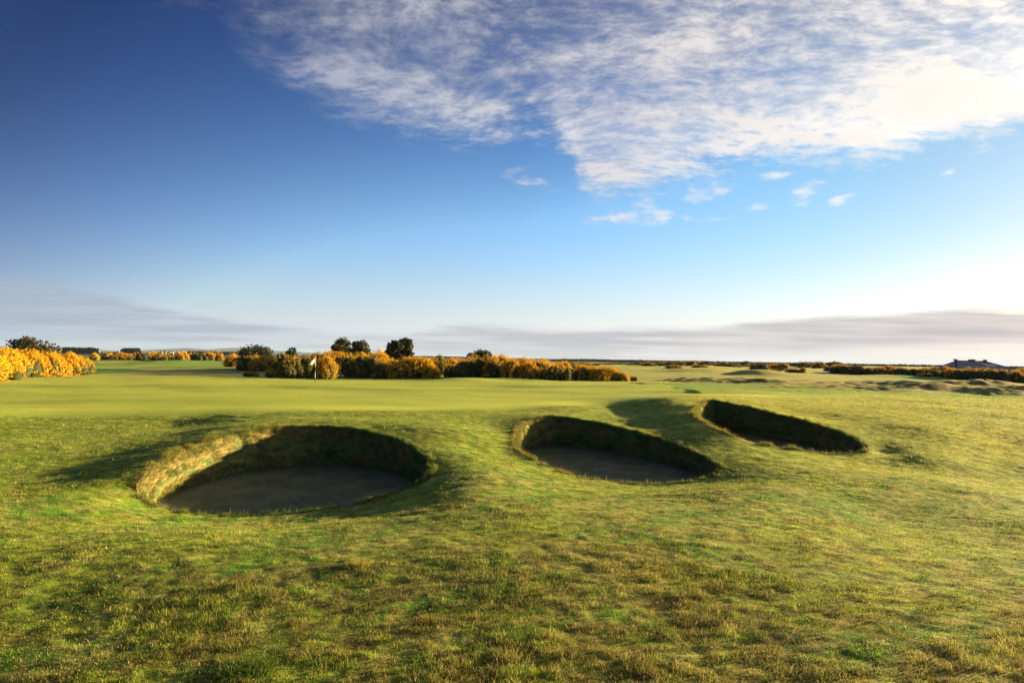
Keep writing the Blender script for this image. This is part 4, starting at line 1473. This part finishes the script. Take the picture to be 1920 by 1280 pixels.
def flag():
    d = 45.5
    p = at(590.5, 721, d)
    z = float(height(np.array([p[0]]), np.array([p[1]]))[0])
    H = at(590.5, 668.5, d)[2] - z
    ob = thing('golf_flag', 'white flag on a white and black banded flagstick in the green', 'flag', (p[0], p[1], z))
    mets = [(0, .20, 'black'), (.20, .43, 'white'), (.43, .63, 'black'), (.63, 1, 'white')]
    for a, b, c in mets:
        V, F = tube([(0, 0, H * a - (.1 if a == 0 else 0)), (0, 0, H * b)], [.020, .020])
        q = mesh_np('flagstick_band', V, F, M_POLEW if c == 'white' else M_POLED, ob)
        q['label'] = c + ' band of the flagstick'
    V, F = tube([(0, 0, H), (0, 0, H + .03), (0, 0, H + .05)], [.024, .024, .004])
    mesh_np('cap', V, F, M_POLEW, ob)
    # cloth hanging limp to the left
    nx, nz = 14, 18
    V = []
    for j in range(nz):
        t = j / (nz - 1)
        for i in range(nx):
            s = i / (nx - 1)
            wdt = .07 + .38 * math.sin(min(1, t * 1.15) * PI * .5) ** 1.3
            k_ = .03 * math.sin(s * 9 + t * 2) * s
            x = -.015 - s * wdt * .62 + k_ * .78
            y = -s * wdt * .78 - k_ * .62
            zz = H - .02 - t * .42 - s * .10 * (1 + t) + .02 * math.sin(s * 7)
            V.append((x, y, zz))
    V = np.array(V)
    i = np.arange(nx * nz).reshape(nz, nx)
    F = np.stack([i[:-1, :-1], i[:-1, 1:], i[1:, 1:], i[1:, :-1]], -1).reshape(-1, 4)
    fl = mesh_np('flag_cloth', V, F, M_FLAG, ob)
    md = fl.modifiers.new('thick', 'SOLIDIFY')
    md.thickness = .006


flag()

# bare twig-like stake at the right lip of the left bunker
p = at(813, 850, 15.4)
zz = float(height(np.array([p[0] + .05]), np.array([p[1]]))[0])
V, F = tube([(0, 0, -.05), (.006, 0, .08), (-.004, 0, .17), (0, 0, .20)], [.011, .010, .009, .005])
o = mesh_np('stake', V, F, M_STAKE)
o.location = (p[0] + .06, p[1], zz)
tag(o, 'thin weathered wooden stake at the right lip of the large left bunker', 'stake')

# pale path in the distance at the left end of the right bank
M_PATH = flat_mat('path_gravel', (.42, .40, .37), (.34, .32, .30), 1.2)


def sheet(name, poly, mat, dz=.02):
    n = 14
    A, B, C_, D = [at(*q)[:2] for q in poly]
    V = []
    for i in range(n):
        for j in range(n):
            s, t = i / (n - 1), j / (n - 1)
            q = (A * (1 - s) + B * s) * (1 - t) + (D * (1 - s) + C_ * s) * t
            V.append((q[0], q[1], float(height(np.array([q[0]]), np.array([q[1]]), True)[0]) + dz))
    i = np.arange(n * n).reshape(n, n)
    F = np.stack([i[:-1, :-1], i[1:, :-1], i[1:, 1:], i[:-1, 1:]], -1).reshape(-1, 4)
    tag(mesh_np(name, np.array(V), F, mat), kind='structure')


sheet('path', [(1526, 703, 98), (1560, 703, 98), (1572, 696, 128), (1548, 696, 128)], M_PATH, .14)

# conspicuous tufts in the foreground turf
for (u, v, d, rad, n, h, c1, c2, lab) in [
        (672, 1028, 7.2, .17, 420, .10, (.36, .33, .07), (.26, .25, .05), 'pale straw tuft standing out of the turf in front of the left bunker'),
        (462, 1135, 4.75, .26, 1500, .075, (.13, .20, .025), (.08, .14, .018), 'fresh light green tuft in the brown turf at lower left'),
        (745, 1232, 3.65, .24, 1500, .075, (.10, .17, .022), (.05, .11, .014), 'dark green tuft at the bottom of the picture left of centre'),
        (800, 1085, 5.6, .14, 400, .06, (.28, .24, .05), (.20, .17, .04), 'small yellowish tuft right of the pale straw one, nearer the camera'),
        (30, 1215, 3.9, .28, 1500, .075, (.10, .18, .022), (.06, .12, .014), 'green tuft of grass in the bottom left corner')]:
    p = at(u, v, d)
    r_ = np.random.default_rng(int(u))
    dx, dy = r_.normal(0, rad * .5, n), r_.normal(0, rad * .45, n)
    x, y = p[0] + dx, p[1] + dy
    z = height(x, y)
    z0 = float(height(np.array([p[0]]), np.array([p[1]]))[0])
    col = lerp(np.broadcast_to(c1, (n, 3)), np.array(c2), r_.random(n)) * r_.uniform(.7, 1.25, n)[:, None]
    f = np.exp(-(dx ** 2 + dy ** 2) / (rad * rad))
    V, F, C = blades(np.stack([dx, dy, z - z0 - .004], 1), h * r_.uniform(.5, 1.1, n) * (.5 + .6 * f), np.full(n, .0045), r_.uniform(.2, .9, n), np.arctan2(dx, dy) + r_.normal(0, .8, n), col)
    o = mesh_np('grass_tuft', V, F, M_BLADE, None, C, smooth=False)
    o.location = (p[0], p[1], z0)
    tag(o, lab, 'tuft', 'conspicuous tufts in the near turf')


# ------------------------------------------------------------------ the air
def haze():
    V, F = [], []
    box(V, F, -9600, 9600, -9600, 9600, -6, 95)
    m = bpy.data.materials.new('haze')
    m.use_nodes = True
    k = NT(m.node_tree)
    v = k.n('ShaderNodeVolumePrincipled')
    v.inputs['Color'].default_value = (.50, .72, 1.0, 1)
    v.inputs['Density'].default_value = 0.00005
    o_ = k.n('ShaderNodeOutputMaterial')
    k.t.links.new(v.outputs[0], o_.inputs['Volume'])
    o = mesh_np('haze', np.array(V, float), np.array(F), m, smooth=False)
    tag(o, kind='stuff')


haze()
